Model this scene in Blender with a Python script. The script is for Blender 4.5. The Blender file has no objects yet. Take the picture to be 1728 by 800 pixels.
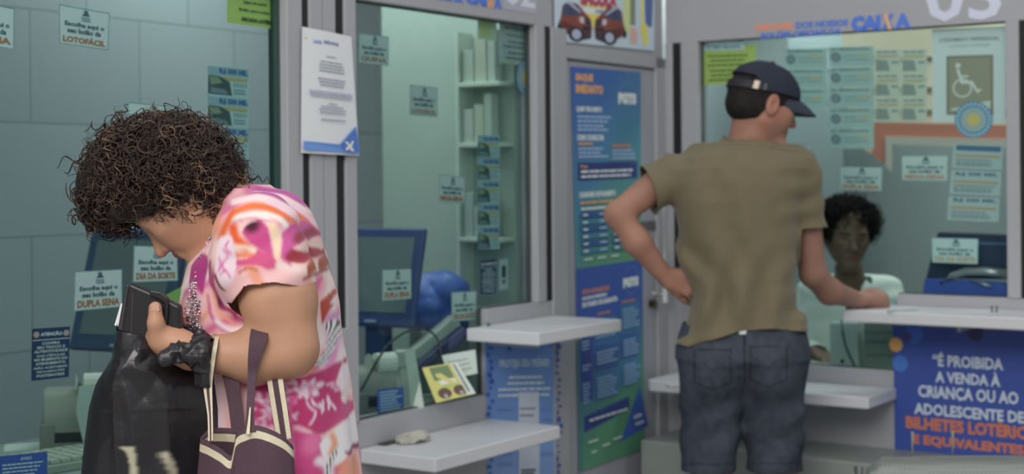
import bpy, math, random
import numpy as np
from mathutils import Matrix, Vector

# ------------------------------------------------------------------ camera, light, exposure
F_PX, CX, HY, CAM_Z = 2520.0, 864.0, 303.0, 1.4
ROLL = math.radians(0.5)
FOCUS, FSTOP = 2.56, 4.0
EXPOSURE = 0.2
SKY = (0.97, 0.985, 1.0, 1)
SKY_STRENGTH = 0.67
INDOOR_W = 5.7

sc = bpy.context.scene
COL = sc.collection
cam_d = bpy.data.cameras.new('camera')
cam = bpy.data.objects.new('camera', cam_d); COL.objects.link(cam)
cam_d.sensor_width = 36.0
cam_d.lens = 36.0 * F_PX / 1728.0
cam_d.shift_y = -(400.0 - HY) / 1728.0
cam_d.clip_start = 0.05
_c, _s = math.cos(ROLL), math.sin(ROLL)
RIGHT = np.array([_c, 0, -_s]); UP = np.array([_s, 0, _c]); FWD = np.array([0, 1.0, 0])
cam.matrix_world = Matrix(((RIGHT[0], UP[0], 0, 0), (0, 0, -1, 0), (RIGHT[2], UP[2], 0, CAM_Z), (0, 0, 0, 1)))
cam_d.dof.use_dof = True
cam_d.dof.focus_distance = FOCUS
cam_d.dof.aperture_fstop = FSTOP
sc.camera = cam
sc.view_settings.view_transform = 'Standard'
sc.view_settings.look = 'None'
sc.view_settings.exposure = EXPOSURE
sc.view_settings.gamma = 1.0
sc.view_settings.use_curve_mapping = False

world = bpy.data.worlds.new('overcast_sky'); sc.world = world
world.use_nodes = True
wn, wl = world.node_tree.nodes, world.node_tree.links
bg = wn['Background']
tc = wn.new('ShaderNodeTexCoord'); sx = wn.new('ShaderNodeSeparateXYZ'); rp = wn.new('ShaderNodeValToRGB')
wl.new(tc.outputs['Generated'], sx.inputs[0]); wl.new(sx.outputs['Z'], rp.inputs[0])
rp.color_ramp.elements[0].position = 0.0; rp.color_ramp.elements[0].color = (0.42, 0.42, 0.42, 1)
rp.color_ramp.elements[1].position = 0.55; rp.color_ramp.elements[1].color = SKY
wl.new(rp.outputs[0], bg.inputs[0]); bg.inputs[1].default_value = SKY_STRENGTH

def area_light(name, loc, size, size_y, watts, color=(1, 1, 1), target=None):
    l = bpy.data.lights.new(name, 'AREA'); l.shape = 'RECTANGLE'; l.size = size; l.size_y = size_y
    l.energy = watts; l.color = color
    o = bpy.data.objects.new(name, l); COL.objects.link(o); o.location = loc
    if target is not None:
        o.rotation_euler = (Vector(target) - Vector(loc)).to_track_quat('-Z', 'Y').to_euler()
    return o
# big patch of open sky over the street, behind and to the left of the viewer
area_light('street_daylight', (-1.2, -1.5, 3.9), 3.4, 2.0, 136, (1.0, 0.97, 0.92), (0.3, 4.0, 1.1))

# ------------------------------------------------------------------ pixel and wall frames
CORNER_D = 5.5
VPA = np.array([(2592 - 864) / F_PX, 1.0, 0]); UA = VPA / np.linalg.norm(VPA)     # along the left facade, to the right
NA = np.array([UA[1], -UA[0], 0])                                                # its outward normal
UB = NA.copy(); NB = -UA                                                         # along the right facade, its outward normal
CORNER = np.array([(1125 - 864) / F_PX * CORNER_D, CORNER_D, 0])

def P(px, py, Y):
    dx = (px - CX) / F_PX; dy = -(py - HY) / F_PX
    return np.array([0, 0, CAM_Z]) + Y * (FWD + RIGHT * dx + UP * dy)
def FR(w):
    return (UA, NA) if w == 'A' else (UB, NB)
def W(w, x, out, z):
    u, n = FR(w); return CORNER + u * x + n * out + np.array([0, 0, z])
def onwall(w, px, py, off=0.0):
    u, n = FR(w)
    d = P(px, py, 1.0) - np.array([0, 0, CAM_Z]); o = np.array([0, 0, CAM_Z])
    t = np.dot(CORNER + n * off - o, n) / np.dot(d, n)
    return o + d * t
def wx(w, px, py=303, off=0.0):
    u, n = FR(w); return float(np.dot(onwall(w, px, py, off) - CORNER, u))
def wz(w, px, py, off=0.0):
    return float(onwall(w, px, py, off)[2])

# ------------------------------------------------------------------ materials
LIT = 0.62      # what a white surface in the shade of the street returns
def lin(c):
    c = np.asarray(c, float) / 255.0
    return np.where(c <= 0.04045, c / 12.92, ((c + 0.055) / 1.055) ** 2.4)
def alb(c, k=1.0):
    a = lin(c) / LIT * k; g = a @ np.array([.3, .59, .11])
    return np.clip(a * .80 + g * .20, 0.002, 0.92)
def dye(c, k=.80):
    a = lin(c) / LIT * k; g = a @ np.array([.3, .59, .11]); return np.clip(a * .97 + g * .03, .002, .92)
_mats = {}
def mat(rgb, rough=0.6, metal=0.0, k=1.0, noise=0.0, nscale=8.0, bump=0.0, bscale=60.0, spec=0.5, sheen=0.0, sss=0.0, name=None):
    key = (tuple(rgb), rough, metal, k, noise, nscale, bump, bscale, spec, sheen, sss)
    if key in _mats: return _mats[key]
    m = bpy.data.materials.new(name or 'surface_%03d' % len(_mats)); m.use_nodes = True
    nt = m.node_tree; b = nt.nodes['Principled BSDF']
    a = alb(rgb, k)
    b.inputs['Base Color'].default_value = (*a, 1)
    b.inputs['Roughness'].default_value = rough; b.inputs['Metallic'].default_value = metal
    b.inputs['Specular IOR Level'].default_value = spec
    if sheen: b.inputs['Sheen Weight'].default_value = sheen
    if sss:
        b.inputs['Subsurface Weight'].default_value = sss; b.inputs['Subsurface Scale'].default_value = 0.01
        b.inputs['Subsurface Radius'].default_value = (1, .35, .2)
    t = nt.nodes.new('ShaderNodeTexCoord')
    if noise:
        n = nt.nodes.new('ShaderNodeTexNoise'); n.inputs['Scale'].default_value = nscale; n.inputs['Detail'].default_value = 5
        nt.links.new(t.outputs['Object'], n.inputs['Vector'])
        mr = nt.nodes.new('ShaderNodeMapRange'); mr.inputs['To Min'].default_value = 1 - noise; mr.inputs['To Max'].default_value = 1 + noise
        nt.links.new(n.outputs['Fac'], mr.inputs['Value'])
        mx = nt.nodes.new('ShaderNodeVectorMath'); mx.operation = 'SCALE'; mx.inputs[0].default_value = tuple(a)
        nt.links.new(mr.outputs[0], mx.inputs['Scale']); nt.links.new(mx.outputs[0], b.inputs['Base Color'])
    if bump:
        n = nt.nodes.new('ShaderNodeTexNoise'); n.inputs['Scale'].default_value = bscale; n.inputs['Detail'].default_value = 4
        nt.links.new(t.outputs['Object'], n.inputs['Vector'])
        bp = nt.nodes.new('ShaderNodeBump'); bp.inputs['Strength'].default_value = bump; bp.inputs['Distance'].default_value = 0.004
        nt.links.new(n.outputs['Fac'], bp.inputs['Height']); nt.links.new(bp.outputs[0], b.inputs['Normal'])
    _mats[key] = m
    return m
_vm = {}
def vmat(rough=0.7, spec=0.4, bump=0.0, bscale=200.0, sheen=0.0, sss=0.0, coat=0.0, key=''):
    k = (rough, spec, bump, bscale, sheen, sss, coat, key)
    if k in _vm: return _vm[k]
    m = bpy.data.materials.new('printed_surface_%02d' % len(_vm)); m.use_nodes = True
    nt = m.node_tree; b = nt.nodes['Principled BSDF']
    at = nt.nodes.new('ShaderNodeAttribute'); at.attribute_name = 'dye'
    nt.links.new(at.outputs['Color'], b.inputs['Base Color'])
    b.inputs['Roughness'].default_value = rough; b.inputs['Specular IOR Level'].default_value = spec
    b.inputs['Sheen Weight'].default_value = sheen; b.inputs['Coat Weight'].default_value = coat
    if sss:
        b.inputs['Subsurface Weight'].default_value = sss; b.inputs['Subsurface Scale'].default_value = 0.01
        b.inputs['Subsurface Radius'].default_value = (1, .35, .2)
    if bump:
        t = nt.nodes.new('ShaderNodeTexCoord')
        n = nt.nodes.new('ShaderNodeTexNoise'); n.inputs['Scale'].default_value = bscale; n.inputs['Detail'].default_value = 5
        nt.links.new(t.outputs['Object'], n.inputs['Vector'])
        bp = nt.nodes.new('ShaderNodeBump'); bp.inputs['Strength'].default_value = bump; bp.inputs['Distance'].default_value = 0.003
        nt.links.new(n.outputs['Fac'], bp.inputs['Height']); nt.links.new(bp.outputs[0], b.inputs['Normal'])
    _vm[k] = m
    return m
def glass_mat(tint, refl, name):
    m = bpy.data.materials.new(name); m.use_nodes = True; nt = m.node_tree
    nt.nodes.remove(nt.nodes['Principled BSDF'])
    tr = nt.nodes.new('ShaderNodeBsdfTransparent'); tr.inputs[0].default_value = (*tint, 1)
    gl = nt.nodes.new('ShaderNodeBsdfGlossy'); gl.inputs['Roughness'].default_value = 0.015
    fr = nt.nodes.new('ShaderNodeLayerWeight'); fr.inputs['Blend'].default_value = refl
    mx = nt.nodes.new('ShaderNodeMixShader')
    nt.links.new(fr.outputs['Fresnel'], mx.inputs[0]); nt.links.new(tr.outputs[0], mx.inputs[1]); nt.links.new(gl.outputs[0], mx.inputs[2])
    nt.links.new(mx.outputs[0], nt.nodes['Material Output'].inputs[0])
    return m

# ------------------------------------------------------------------ objects
MW = {}
def tagit(o, label=None, cat=None, group=None, kind=None):
    if label: o['label'] = label
    if cat: o['category'] = cat
    if group: o['group'] = group
    if kind: o['kind'] = kind
    return o
def mk(name, V, Fs, m, parent=None, smooth=False, label=None, cat=None, group=None, kind=None, cols=None, bevel=0.0, mats=None, fmat=None, rot=None):
    """world-space vertices V; becomes one mesh object, origin at its base centre or sharing its parent's frame"""
    V = np.asarray(V, float).reshape(-1, 3)
    if parent is None:
        R = np.eye(4) if rot is None else np.array(rot, float)
        lo, hi = V.min(0), V.max(0); c = (lo + hi) / 2; c[2] = lo[2]
        R = R.copy(); R[:3, 3] = c
    else:
        R = MW[parent.name]
    L = (np.linalg.inv(R) @ np.c_[V, np.ones(len(V))].T).T[:, :3]
    me = bpy.data.meshes.new(name)
    if isinstance(Fs, np.ndarray) and Fs.ndim == 2:
        n = len(Fs); k = Fs.shape[1]
        me.vertices.add(len(L)); me.vertices.foreach_set('co', L.astype(np.float32).ravel())
        me.loops.add(n * k); me.loops.foreach_set('vertex_index', Fs.astype(np.int32).ravel())
        me.polygons.add(n); me.polygons.foreach_set('loop_start', np.arange(0, n * k, k, dtype=np.int32))
        me.update(calc_edges=True)
    else:
        me.from_pydata([tuple(v) for v in L], [], [tuple(int(i) for i in f) for f in Fs]); me.update()
    if smooth: me.polygons.foreach_set('use_smooth', np.ones(len(me.polygons), bool))
    if mats:
        for q in mats: me.materials.append(q)
        me.polygons.foreach_set('material_index', np.asarray(fmat, np.int32))
    else:
        me.materials.append(m)
    if cols is not None:
        at = me.attributes.new('dye', 'FLOAT_COLOR', 'POINT')
        cc = np.c_[np.asarray(cols, np.float32), np.ones(len(cols), np.float32)]
        at.data.foreach_set('color', cc.astype(np.float32).ravel())
    me.update()
    o = bpy.data.objects.new(name, me); COL.objects.link(o)
    if parent is None: o.matrix_world = Matrix(R.tolist())
    else: o.parent = parent
    MW[o.name] = R
    if bevel:
        b = o.modifiers.new('edge', 'BEVEL'); b.width = bevel; b.segments = 2; b.limit_method = 'ANGLE'
    return tagit(o, label, cat, group, kind)
def empty(name, loc, label, cat, group=None, kind=None):
    o = bpy.data.objects.new(name, None); COL.objects.link(o); o.location = tuple(loc); o.empty_display_size = 0.1
    R = np.eye(4); R[:3, 3] = loc; MW[o.name] = R
    return tagit(o, label, cat, group, kind)

class MB:
    """collects shapes in world space"""
    def __init__(s): s.V = []; s.F = []
    def add(s, V, Fs):
        o = len(s.V); s.V += [tuple(v) for v in V]; s.F += [tuple(i + o for i in f) for f in Fs]; return s
    def box(s, fn, x0, x1, y0, y1, z0, z1):
        V = [fn(x, y, z) for z in (z0, z1) for x, y in ((x0, y0), (x1, y0), (x1, y1), (x0, y1))]
        Fs = [(0, 3, 2, 1), (4, 5, 6, 7), (0, 1, 5, 4), (1, 2, 6, 5), (2, 3, 7, 6), (3, 0, 4, 7)]
        a, b, c = (np.asarray(V[i]) for i in (0, 1, 4)); e = np.asarray(V[3])
        if np.dot(np.cross(b - a, e - a), c - a) < 0: Fs = [f[::-1] for f in Fs]
        return s.add(V, Fs)
    def wbox(s, w, x0, x1, y0, y1, z0, z1):
        """y = metres out of the wall"""
        return s.box(lambda x, y, z: W(w, x, y, z), x0, x1, y0, y1, z0, z1)
    def tube(s, pts, r, n=10, cap=True):
        pts = [np.asarray(p, float) for p in pts]; rs = r if hasattr(r, '__len__') else [r] * len(pts)
        V = []; up = np.array([0.13, 0.21, 1.0])
        for i, p in enumerate(pts):
            t = pts[min(i + 1, len(pts) - 1)] - pts[max(i - 1, 0)]; t /= np.linalg.norm(t) + 1e-9
            a = np.cross(t, up); 
            if np.linalg.norm(a) < 1e-3: a = np.cross(t, [1, 0, 0])
            a /= np.linalg.norm(a); b = np.cross(t, a); up = b if i == 0 else up
            for k in range(n):
                q = 2 * math.pi * k / n; V.append(p + rs[i] * (math.cos(q) * a + math.sin(q) * b))
        Fs = [(i * n + k, i * n + (k + 1) % n, (i + 1) * n + (k + 1) % n, (i + 1) * n + k) for i in range(len(pts) - 1) for k in range(n)]
        if cap: Fs += [tuple(range(n))[::-1], tuple((len(pts) - 1) * n + k for k in range(n))]
        return s.add(V, Fs)
    def prism(s, poly, d):
        """closed polygon of world points pushed along vector d"""
        n = len(poly); V = [np.asarray(p, float) for p in poly] + [np.asarray(p, float) + d for p in poly]
        Fs = [tuple(range(n))[::-1], tuple(range(n, 2 * n))] + [(i, (i + 1) % n, n + (i + 1) % n, n + i) for i in range(n)]
        nn = np.zeros(3)
        for i in range(n): nn += np.cross(V[i], V[(i + 1) % n])
        if np.dot(nn, d) < 0: Fs = [f[::-1] for f in Fs]
        return s.add(V, Fs)
    def sphere(s, c, r, n=16, m=10, sc=(1, 1, 1)):
        V = []; Fs = []
        for i in range(m + 1):
            th = math.pi * i / m
            for k in range(n):
                ph = 2 * math.pi * k / n
                V.append(np.asarray(c) + r * np.array([math.sin(th) * math.cos(ph) * sc[0], math.sin(th) * math.sin(ph) * sc[1], math.cos(th) * sc[2]]))
        for i in range(m):
            for k in range(n): Fs.append((i * n + k, (i + 1) * n + k, (i + 1) * n + (k + 1) % n, i * n + (k + 1) % n))
        return s.add(V, Fs)
    def build(s, name, m, parent=None, **kw):
        return mk(name, s.V, s.F, m, parent, **kw)

def vnoise(p, freq=1.0, seed=0, hard=False):
    p = np.asarray(p) * freq + seed * 17.31
    i = np.floor(p).astype(np.int64); f = p - i; f = f if hard else f * f * (3 - 2 * f)
    def h(a, b, c):
        n = (a * 73856093) ^ (b * 19349663) ^ (c * 83492791) ^ (seed * 2654435761 & 0xffffffff)
        n = (n ^ (n >> 13)) * 1274126177 & 0xffffffff
        return ((n ^ (n >> 16)) & 0xffff) / 65535.0
    r = 0
    for dx in (0, 1):
        for dy in (0, 1):
            for dz in (0, 1):
                w = (f[..., 0] if dx else 1 - f[..., 0]) * (f[..., 1] if dy else 1 - f[..., 1]) * (f[..., 2] if dz else 1 - f[..., 2])
                r = r + w * h(i[..., 0] + dx, i[..., 1] + dy, i[..., 2] + dz)
    return r

# ------------------------------------------------------------------ organic surfaces
class SDF:
    def __init__(s): s.p = []
    def rc(s, a, ra, b, rb, k=0.02, op='u'):
        s.p.append(('rc', np.asarray(a, float), float(ra), np.asarray(b, float), float(rb), k, op)); return s
    def el(s, c, r, R=None, k=0.02, op='u'):
        s.p.append(('el', np.asarray(c, float), np.asarray(r, float), None if R is None else np.asarray(R, float), None, k, op)); return s
    def fn(s, f, k=0.02, op='u'):
        s.p.append(('fn', f, None, None, None, k, op)); return s
    def __call__(s, X):
        d = None
        for t, a, ra, b, rb, k, op in s.p:
            if t == 'rc':
                ab = b - a; h = np.clip(((X - a) @ ab) / (ab @ ab + 1e-12), 0, 1)
                q = np.linalg.norm(X - a - h[:, None] * ab, axis=1) - (ra + (rb - ra) * h)
            elif t == 'el':
                q0 = X - a
                if b is not None: q0 = q0 @ b.T
                k0 = np.linalg.norm(q0 / ra, axis=1); k1 = np.linalg.norm(q0 / (ra * ra), axis=1) + 1e-9
                q = k0 * (k0 - 1) / k1
            else: q = a(X)
            if d is None: d = q; continue
            if op == 'u':
                h = np.maximum(k - np.abs(d - q), 0) / k; d = np.minimum(d, q) - h * h * k * .25
            else:
                q = -q; h = np.maximum(k - np.abs(d - q), 0) / k; d = np.maximum(d, q) + h * h * k * .25
        return d
    def grad(s, X, e=0.0008):
        g = np.stack([s(X + v) - s(X - v) for v in np.eye(3) * e], 1)
        return g / (np.linalg.norm(g, axis=1)[:, None] + 1e-9)
    def mesh(s, lo, hi, h, snap=2):
        lo = np.asarray(lo, float); hi = np.asarray(hi, float); B = 8
        nb = np.ceil((hi - lo) / (h * B)).astype(int); n = nb * B
        G = np.full(tuple(n), 1.0, np.float32)
        bi = np.stack(np.meshgrid(*[np.arange(q) for q in nb], indexing='ij'), -1).reshape(-1, 3)
        cen = lo + (bi * B + B / 2) * h
        dc = s(cen); sel = np.abs(dc) < h * B * 0.95 + 0.012
        ins = (~sel) & (dc < 0)
        for b in bi[ins]: G[b[0]*B:b[0]*B+B, b[1]*B:b[1]*B+B, b[2]*B:b[2]*B+B] = -1
        off = np.stack(np.meshgrid(*[np.arange(B)] * 3, indexing='ij'), -1).reshape(-1, 3)
        sb = bi[sel]
        for i in range(0, len(sb), 400):
            idx = (sb[i:i + 400, None, :] * B + off[None]).reshape(-1, 3)
            G[idx[:, 0], idx[:, 1], idx[:, 2]] = s(lo + idx * h)
        S = G < 0
        c = [S[a:n[0]-1+a, b:n[1]-1+b, d:n[2]-1+d] for a in (0, 1) for b in (0, 1) for d in (0, 1)]
        allin = c[0].copy(); anyin = c[0].copy()
        for q in c[1:]: allin &= q; anyin |= q
        cell = anyin & ~allin
        ci = np.argwhere(cell); vid = np.full(cell.shape, -1, np.int64); vid[cell] = np.arange(len(ci))
        acc = np.zeros((len(ci), 3)); cnt = np.zeros(len(ci))
        cor = [(a, b, d) for a in (0, 1) for b in (0, 1) for d in (0, 1)]
        val = {q: G[ci[:, 0] + q[0], ci[:, 1] + q[1], ci[:, 2] + q[2]].astype(float) for q in cor}
        for q in cor:
            for ax in range(3):
                if q[ax] == 0:
                    r = list(q); r[ax] = 1; r = tuple(r); v0, v1 = val[q], val[r]
                    m = (v0 < 0) != (v1 < 0); t = np.where(m, v0 / np.where(m, v0 - v1, 1), 0)
                    pt = np.tile(np.array(q, float), (len(ci), 1)); pt[:, ax] += t
                    acc += pt * m[:, None]; cnt += m
        V = lo + (ci + acc / cnt[:, None]) * h
        quads = []
        for ax in range(3):
            o1, o2 = [(1, 2), (2, 0), (0, 1)][ax]
            sl0 = [slice(1, n[i] - 1) for i in range(3)]; sl1 = list(sl0)
            sl0[ax] = slice(0, n[ax] - 1); sl1[ax] = slice(1, n[ax])
            a, b = S[tuple(sl0)], S[tuple(sl1)]
            for m, flip in ((a & ~b, False), (~a & b, True)):
                e = np.argwhere(m)
                if not len(e): continue
                e = e + np.array([0 if i == ax else 1 for i in range(3)])
                def g(d1, d2):
                    x = e.copy(); x[:, o1] -= d1; x[:, o2] -= d2
                    return vid[x[:, 0], x[:, 1], x[:, 2]]
                q = np.stack([g(1, 1), g(0, 1), g(0, 0), g(1, 0)], 1)
                quads.append(q[:, ::-1] if flip else q)
        Q = np.concatenate(quads); Q = Q[(Q >= 0).all(1)]
        for _ in range(snap):
            d = s(V); V = V - np.clip(d, -h, h)[:, None] * s.grad(V)
        return V, Q
def largest(V, Q):
    """drop stray islands"""
    lab = np.arange(len(V))
    while True:
        m = lab[Q].min(1); new = lab.copy()
        for k in range(4): np.minimum.at(new, Q[:, k], m)
        new = new[new]
        if (new == lab).all(): break
        lab = new
    big = np.bincount(lab).argmax()
    return keep(V, Q[(lab[Q[:, 0]] == big)])
def keep(V, Q):
    u, inv = np.unique(Q, return_inverse=True)
    return V[u], inv.reshape(Q.shape)
def cut(V, Q, g):
    """open the surface where g > 0, with a clean edge at g = 0"""
    d = g(V); Q = Q[(d[Q] <= 0).any(1)]
    for _ in range(3):
        d = g(V); e = 0.001
        gr = np.stack([(g(V + v) - g(V - v)) / (2 * e) for v in np.eye(3) * e], 1)
        gn = (gr ** 2).sum(1) + 1e-6
        V = V - np.where(d > 0, np.clip(d, 0, .02) / gn, 0)[:, None] * gr
    return keep(V, Q)
def solidify(o, t):
    m = o.modifiers.new('cloth', 'SOLIDIFY'); m.thickness = t; m.offset = -1
def pr(px, Y): return px * Y / F_PX      # a length of px pixels at depth Y

def basis(fwd, up):
    f = np.asarray(fwd, float); f /= np.linalg.norm(f); u = np.asarray(up, float); u -= f * (u @ f); u /= np.linalg.norm(u)
    return np.cross(f, u), f, u          # right, forward, up
def head(S, c, fwd, up, H=0.23, k=1.0, ears=True):
    r, f, u = basis(fwd, up); R = np.stack([r, f, u]); c = np.asarray(c, float)
    T = lambda x, y, z: c + (r * x + f * y + u * z) * H
    S.el(T(0, -.05, .12), np.array([.325, .42, .37]) * H, R, k=.02)
    S.el(T(0, .10, -.10), np.array([.27, .28, .34]) * H, R, k=.03)
    for s in (-1, 1):
        S.rc(T(s * .2, -.02, -.2), .09 * H, T(s * .05, .25, -.39), .08 * H, k=.03)
        S.rc(T(s * .17, .24, -.06), .085 * H, T(s * .12, .26, -.16), .07 * H, k=.03)
    S.rc(T(-.05, .28, -.42), .07 * H, T(.05, .28, -.42), .07 * H, k=.03)
    S.rc(T(-.16, .30, .09), .06 * H, T(.16, .30, .09), .06 * H, k=.02)
    for s in (-1, 1): S.el(T(s * .145, .395, .025), np.array([.075, .07, .05]) * H, R, k=.012, op='s')
    S.rc(T(0, .345, .06), .035 * H, T(0, .455, -.12), .05 * H, k=.014)
    for s in (-1, 1): S.rc(T(s * .05, .40, -.14), .035 * H, T(s * .05, .38, -.14), .03 * H, k=.008)
    S.rc(T(-.08, .345, -.24), .025 * H, T(0, .385, -.232), .032 * H, k=.008)
    S.rc(T(.08, .345, -.24), .025 * H, T(0, .385, -.232), .032 * H, k=.008)
    S.rc(T(-.07, .345, -.285), .03 * H, T(.07, .345, -.285), .03 * H, k=.012)
    S.rc(T(-.10, .40, -.258), .008 * H, T(.10, .40, -.258), .008 * H, k=.004, op='s')
    for s in (-1, 1): S.rc(T(s * .10, .325, .035), .045 * H, T(s * .19, .295, .03), .04 * H, k=.006)   # lids over the eyeballs
    if ears:
        for s in (-1, 1):
            S.el(T(s * .335, -.03, -.02), np.array([.04, .085, .14]) * H, R, k=.008)
            S.el(T(s * .375, -.01, 0), np.array([.03, .045, .08]) * H, R, k=.006, op='s')
    return T, R
def hand(S, w, d, n, side, L=0.18, curl=(30, 35, 25), spread=6, thumb=(45, 20), kk=0.008):
    """palm and five fingers: w wrist, d finger direction, n palm normal, side towards the thumb"""
    d = np.asarray(d, float); d /= np.linalg.norm(d); n = np.asarray(n, float); n -= d * (n @ d); n /= np.linalg.norm(n)
    t = np.asarray(side, float); t = np.cross(d, n) * np.sign(np.dot(np.cross(d, n), t)); w = np.asarray(w, float)
    u = L / 0.18
    offs = [.030, .010, -.011, -.030]; lens = [.070, .078, .073, .056]; rad = [.0088, .009, .0086, .0075]
    for i in range(4):
        kn = w + d * (.088 - .004 * abs(i - 1)) * u + t * offs[i] * u
        S.rc(w + d * .01 + t * offs[i] * .45 * u, .017 * u, kn, .0125 * u, k=.014)
        a = 0; p = kn; q = math.radians(spread) * (1.3 - i) / 1.3
        dd = d * math.cos(q) + t * math.sin(q)
        for j, fr in enumerate((.45, .31, .24)):
            a += math.radians(curl[j] if not hasattr(curl[0], '__len__') else curl[i][j])
            v = dd * math.cos(a) + n * math.sin(a); e = p + v * lens[i] * fr * u * 1.05
            S.rc(p, rad[i] * u * (1.05 - .06 * j), e, rad[i] * u * (.99 - .07 * j), k=kk if j else .012); p = e
    a = math.radians(thumb[0]); p = w + d * .022 * u + t * .022 * u
    v = d * math.cos(a) + t * math.sin(a) * .85 + n * .35; v /= np.linalg.norm(v)
    e = p + v * .042 * u; S.rc(p, .017 * u, e, .0125 * u, k=.014); p = e
    b = math.radians(thumb[1])
    for j, l in enumerate((.032, .027)):
        v = v * math.cos(b) + (d * .8 + n * .6) * math.sin(b); v /= np.linalg.norm(v)
        e = p + v * l * u; S.rc(p, .0112 * u, e, (.0108 - .0015 * j) * u, k=.006); p = e
# ------------------------------------------------------------------ lettering and printed sheets
_txt = {}
def text2d(s, bold=0.02):
    if (s, bold) in _txt: return _txt[(s, bold)]
    cu = bpy.data.curves.new('tmp', 'FONT'); cu.body = s; cu.offset = bold; cu.resolution_u = 2
    o = bpy.data.objects.new('tmp', cu); COL.objects.link(o)
    dg = bpy.context.evaluated_depsgraph_get(); me = bpy.data.meshes.new_from_object(o.evaluated_get(dg))
    V = np.array([v.co[:2] for v in me.vertices]); Fs = [tuple(p.vertices) for p in me.polygons]
    if len(Fs) and me.polygons[0].normal.z < 0: Fs = [f[::-1] for f in Fs]
    bpy.data.objects.remove(o); bpy.data.curves.remove(cu); bpy.data.meshes.remove(me)
    lo, hi = V.min(0), V.max(0); _txt[(s, bold)] = ((V - lo) / (hi - lo), Fs)
    return _txt[(s, bold)]
class Sheet:
    """flat printed sheet between four world corners TL, TR, BR, BL; u to the right, v downwards, both 0..1"""
    def __init__(s, corners, n, bow=0.0, curl=0.0):
        s.c = [np.asarray(q, float) for q in corners]; s.n = np.asarray(n, float); s.bow = bow; s.curl = curl
    def pt(s, u, v, lift=0.0):
        a, b, c, d = s.c; p = (a * (1 - u) + b * u) * (1 - v) + (d * (1 - u) + c * u) * v
        return p + s.n * (lift + s.bow * math.sin(math.pi * min(max(u, 0), 1)) + s.curl * max(0, u + v - 1.45) ** 2)
    def make(s, name, label, cat, rgb, items, group=None, cf=None, res=(1, 1), rough=.55, parent=None, k=1.0, edge=0.0005, layer=0.0007):
        nu, nv = res
        if s.bow or s.curl: nu, nv = max(nu, 10), max(nv, 14)
        V = []; 
        for lift in (0, -edge):
            for j in range(nv + 1):
                for i in range(nu + 1): V.append(s.pt(i / nu, j / nv, lift))
        w = nu + 1; N = w * (nv + 1); Fs = []
        for j in range(nv):
            for i in range(nu):
                a = j * w + i; Fs.append((a, a + w, a + w + 1, a + 1)); Fs.append((N + a, N + a + 1, N + a + w + 1, N + a + w))
        ring = [i for i in range(w)] + [j * w + nu for j in range(1, nv + 1)] + [nv * w + i for i in range(nu - 1, -1, -1)] + [j * w for j in range(nv - 1, 0, -1)]
        for a, b in zip(ring, ring[1:] + ring[:1]): Fs.append((a, b, b + N, a + N))
        kw = {}
        if cf is not None:
            cc = [alb(cf(i / nu, j / nv)) for j in range(nv + 1) for i in range(nu + 1)]; kw['cols'] = cc + cc; m = vmat(rough)
        else: m = mat(rgb, rough, k=k)
        o = mk(name, V, Fs, m, parent, label=label, cat=cat, group=group, **kw)
        grp = {}
        for z, it in enumerate(items):
            nm, color = it[1], tuple(it[2]); key = (nm, color)
            g = grp.setdefault(key, ([], [], z)); lift = layer * (1 + .06 * z)
            if it[0] == 'text':
                st, x0, y0, x1, y1 = it[3:8]; bold = it[8] if len(it) > 8 else .025
                tv, tf = text2d(st, bold)
                b0 = len(g[0]); g[0].extend(s.pt(x0 + (x1 - x0) * a, y1 + (y0 - y1) * b, lift) for a, b in tv); g[1].extend(tuple(i + b0 for i in f) for f in tf)
            else:
                if it[0] == 'rect':
                    x0, y0, x1, y1 = it[3:7]; q = [(x0, y1), (x1, y1), (x1, y0), (x0, y0)]
                    if s.bow: 
                        xs = np.linspace(x0, x1, 7); q = [(x, y1) for x in xs] + [(x, y0) for x in xs[::-1]]
                elif it[0] == 'poly': q = it[3]
                elif it[0] == 'ell':
                    cx, cy, rx, ry = it[3:7]; q = [(cx + rx * math.cos(t), cy - ry * math.sin(t)) for t in np.linspace(0, 2 * math.pi, 24, endpoint=False)]
                elif it[0] == 'ring':
                    cx, cy, rx, ry, th = it[3:8]; n = 28; b0 = len(g[0])
                    for t in np.linspace(0, 2 * math.pi, n, endpoint=False):
                        g[0].append(s.pt(cx + rx * math.cos(t), cy - ry * math.sin(t), lift)); g[0].append(s.pt(cx + rx * (1 - th) * math.cos(t), cy - ry * (1 - th) * math.sin(t), lift))
                    for i in range(n):
                        j = (i + 1) % n; g[1].append((b0 + 2 * i, b0 + 2 * j, b0 + 2 * j + 1, b0 + 2 * i + 1))
                    continue
                if it[0] == 'poly':
                    ar = sum(q[i][0] * q[(i + 1) % len(q)][1] - q[(i + 1) % len(q)][0] * q[i][1] for i in range(len(q)))
                    if ar > 0: q = q[::-1]
                b0 = len(g[0]); g[0].extend(s.pt(a, b, lift) for a, b in q); g[1].append(tuple(range(b0, b0 + len(q))))
        for (nm, color), (V, Fs, z) in grp.items():
            mk(nm, V, Fs, mat(color, rough, k=k), o)
        return o
def wsheet(w, off, quad, **kw):
    return Sheet([onwall(w, x, y, off) for x, y in quad], FR(w)[1], **kw)
def lines(name, color, x0, x1, ys, h, seed=0, jag=.12, align='l'):
    """rows of words too small to read, one row per y"""
    R = random.Random(seed); out = []
    for y in ys:
        L = (x1 - x0) * (1 - R.random() * jag); a = x0 if align == 'l' else x0 + ((x1 - x0) - L) / 2; e = a + L; x = a
        while x < e - .01:
            wl_ = min(R.uniform(.05, .13) * (x1 - x0) * 1.2, e - x); out.append(('rect', name, color, x, y, x + wl_ * .86, y + h)); x += wl_
    return out

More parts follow.
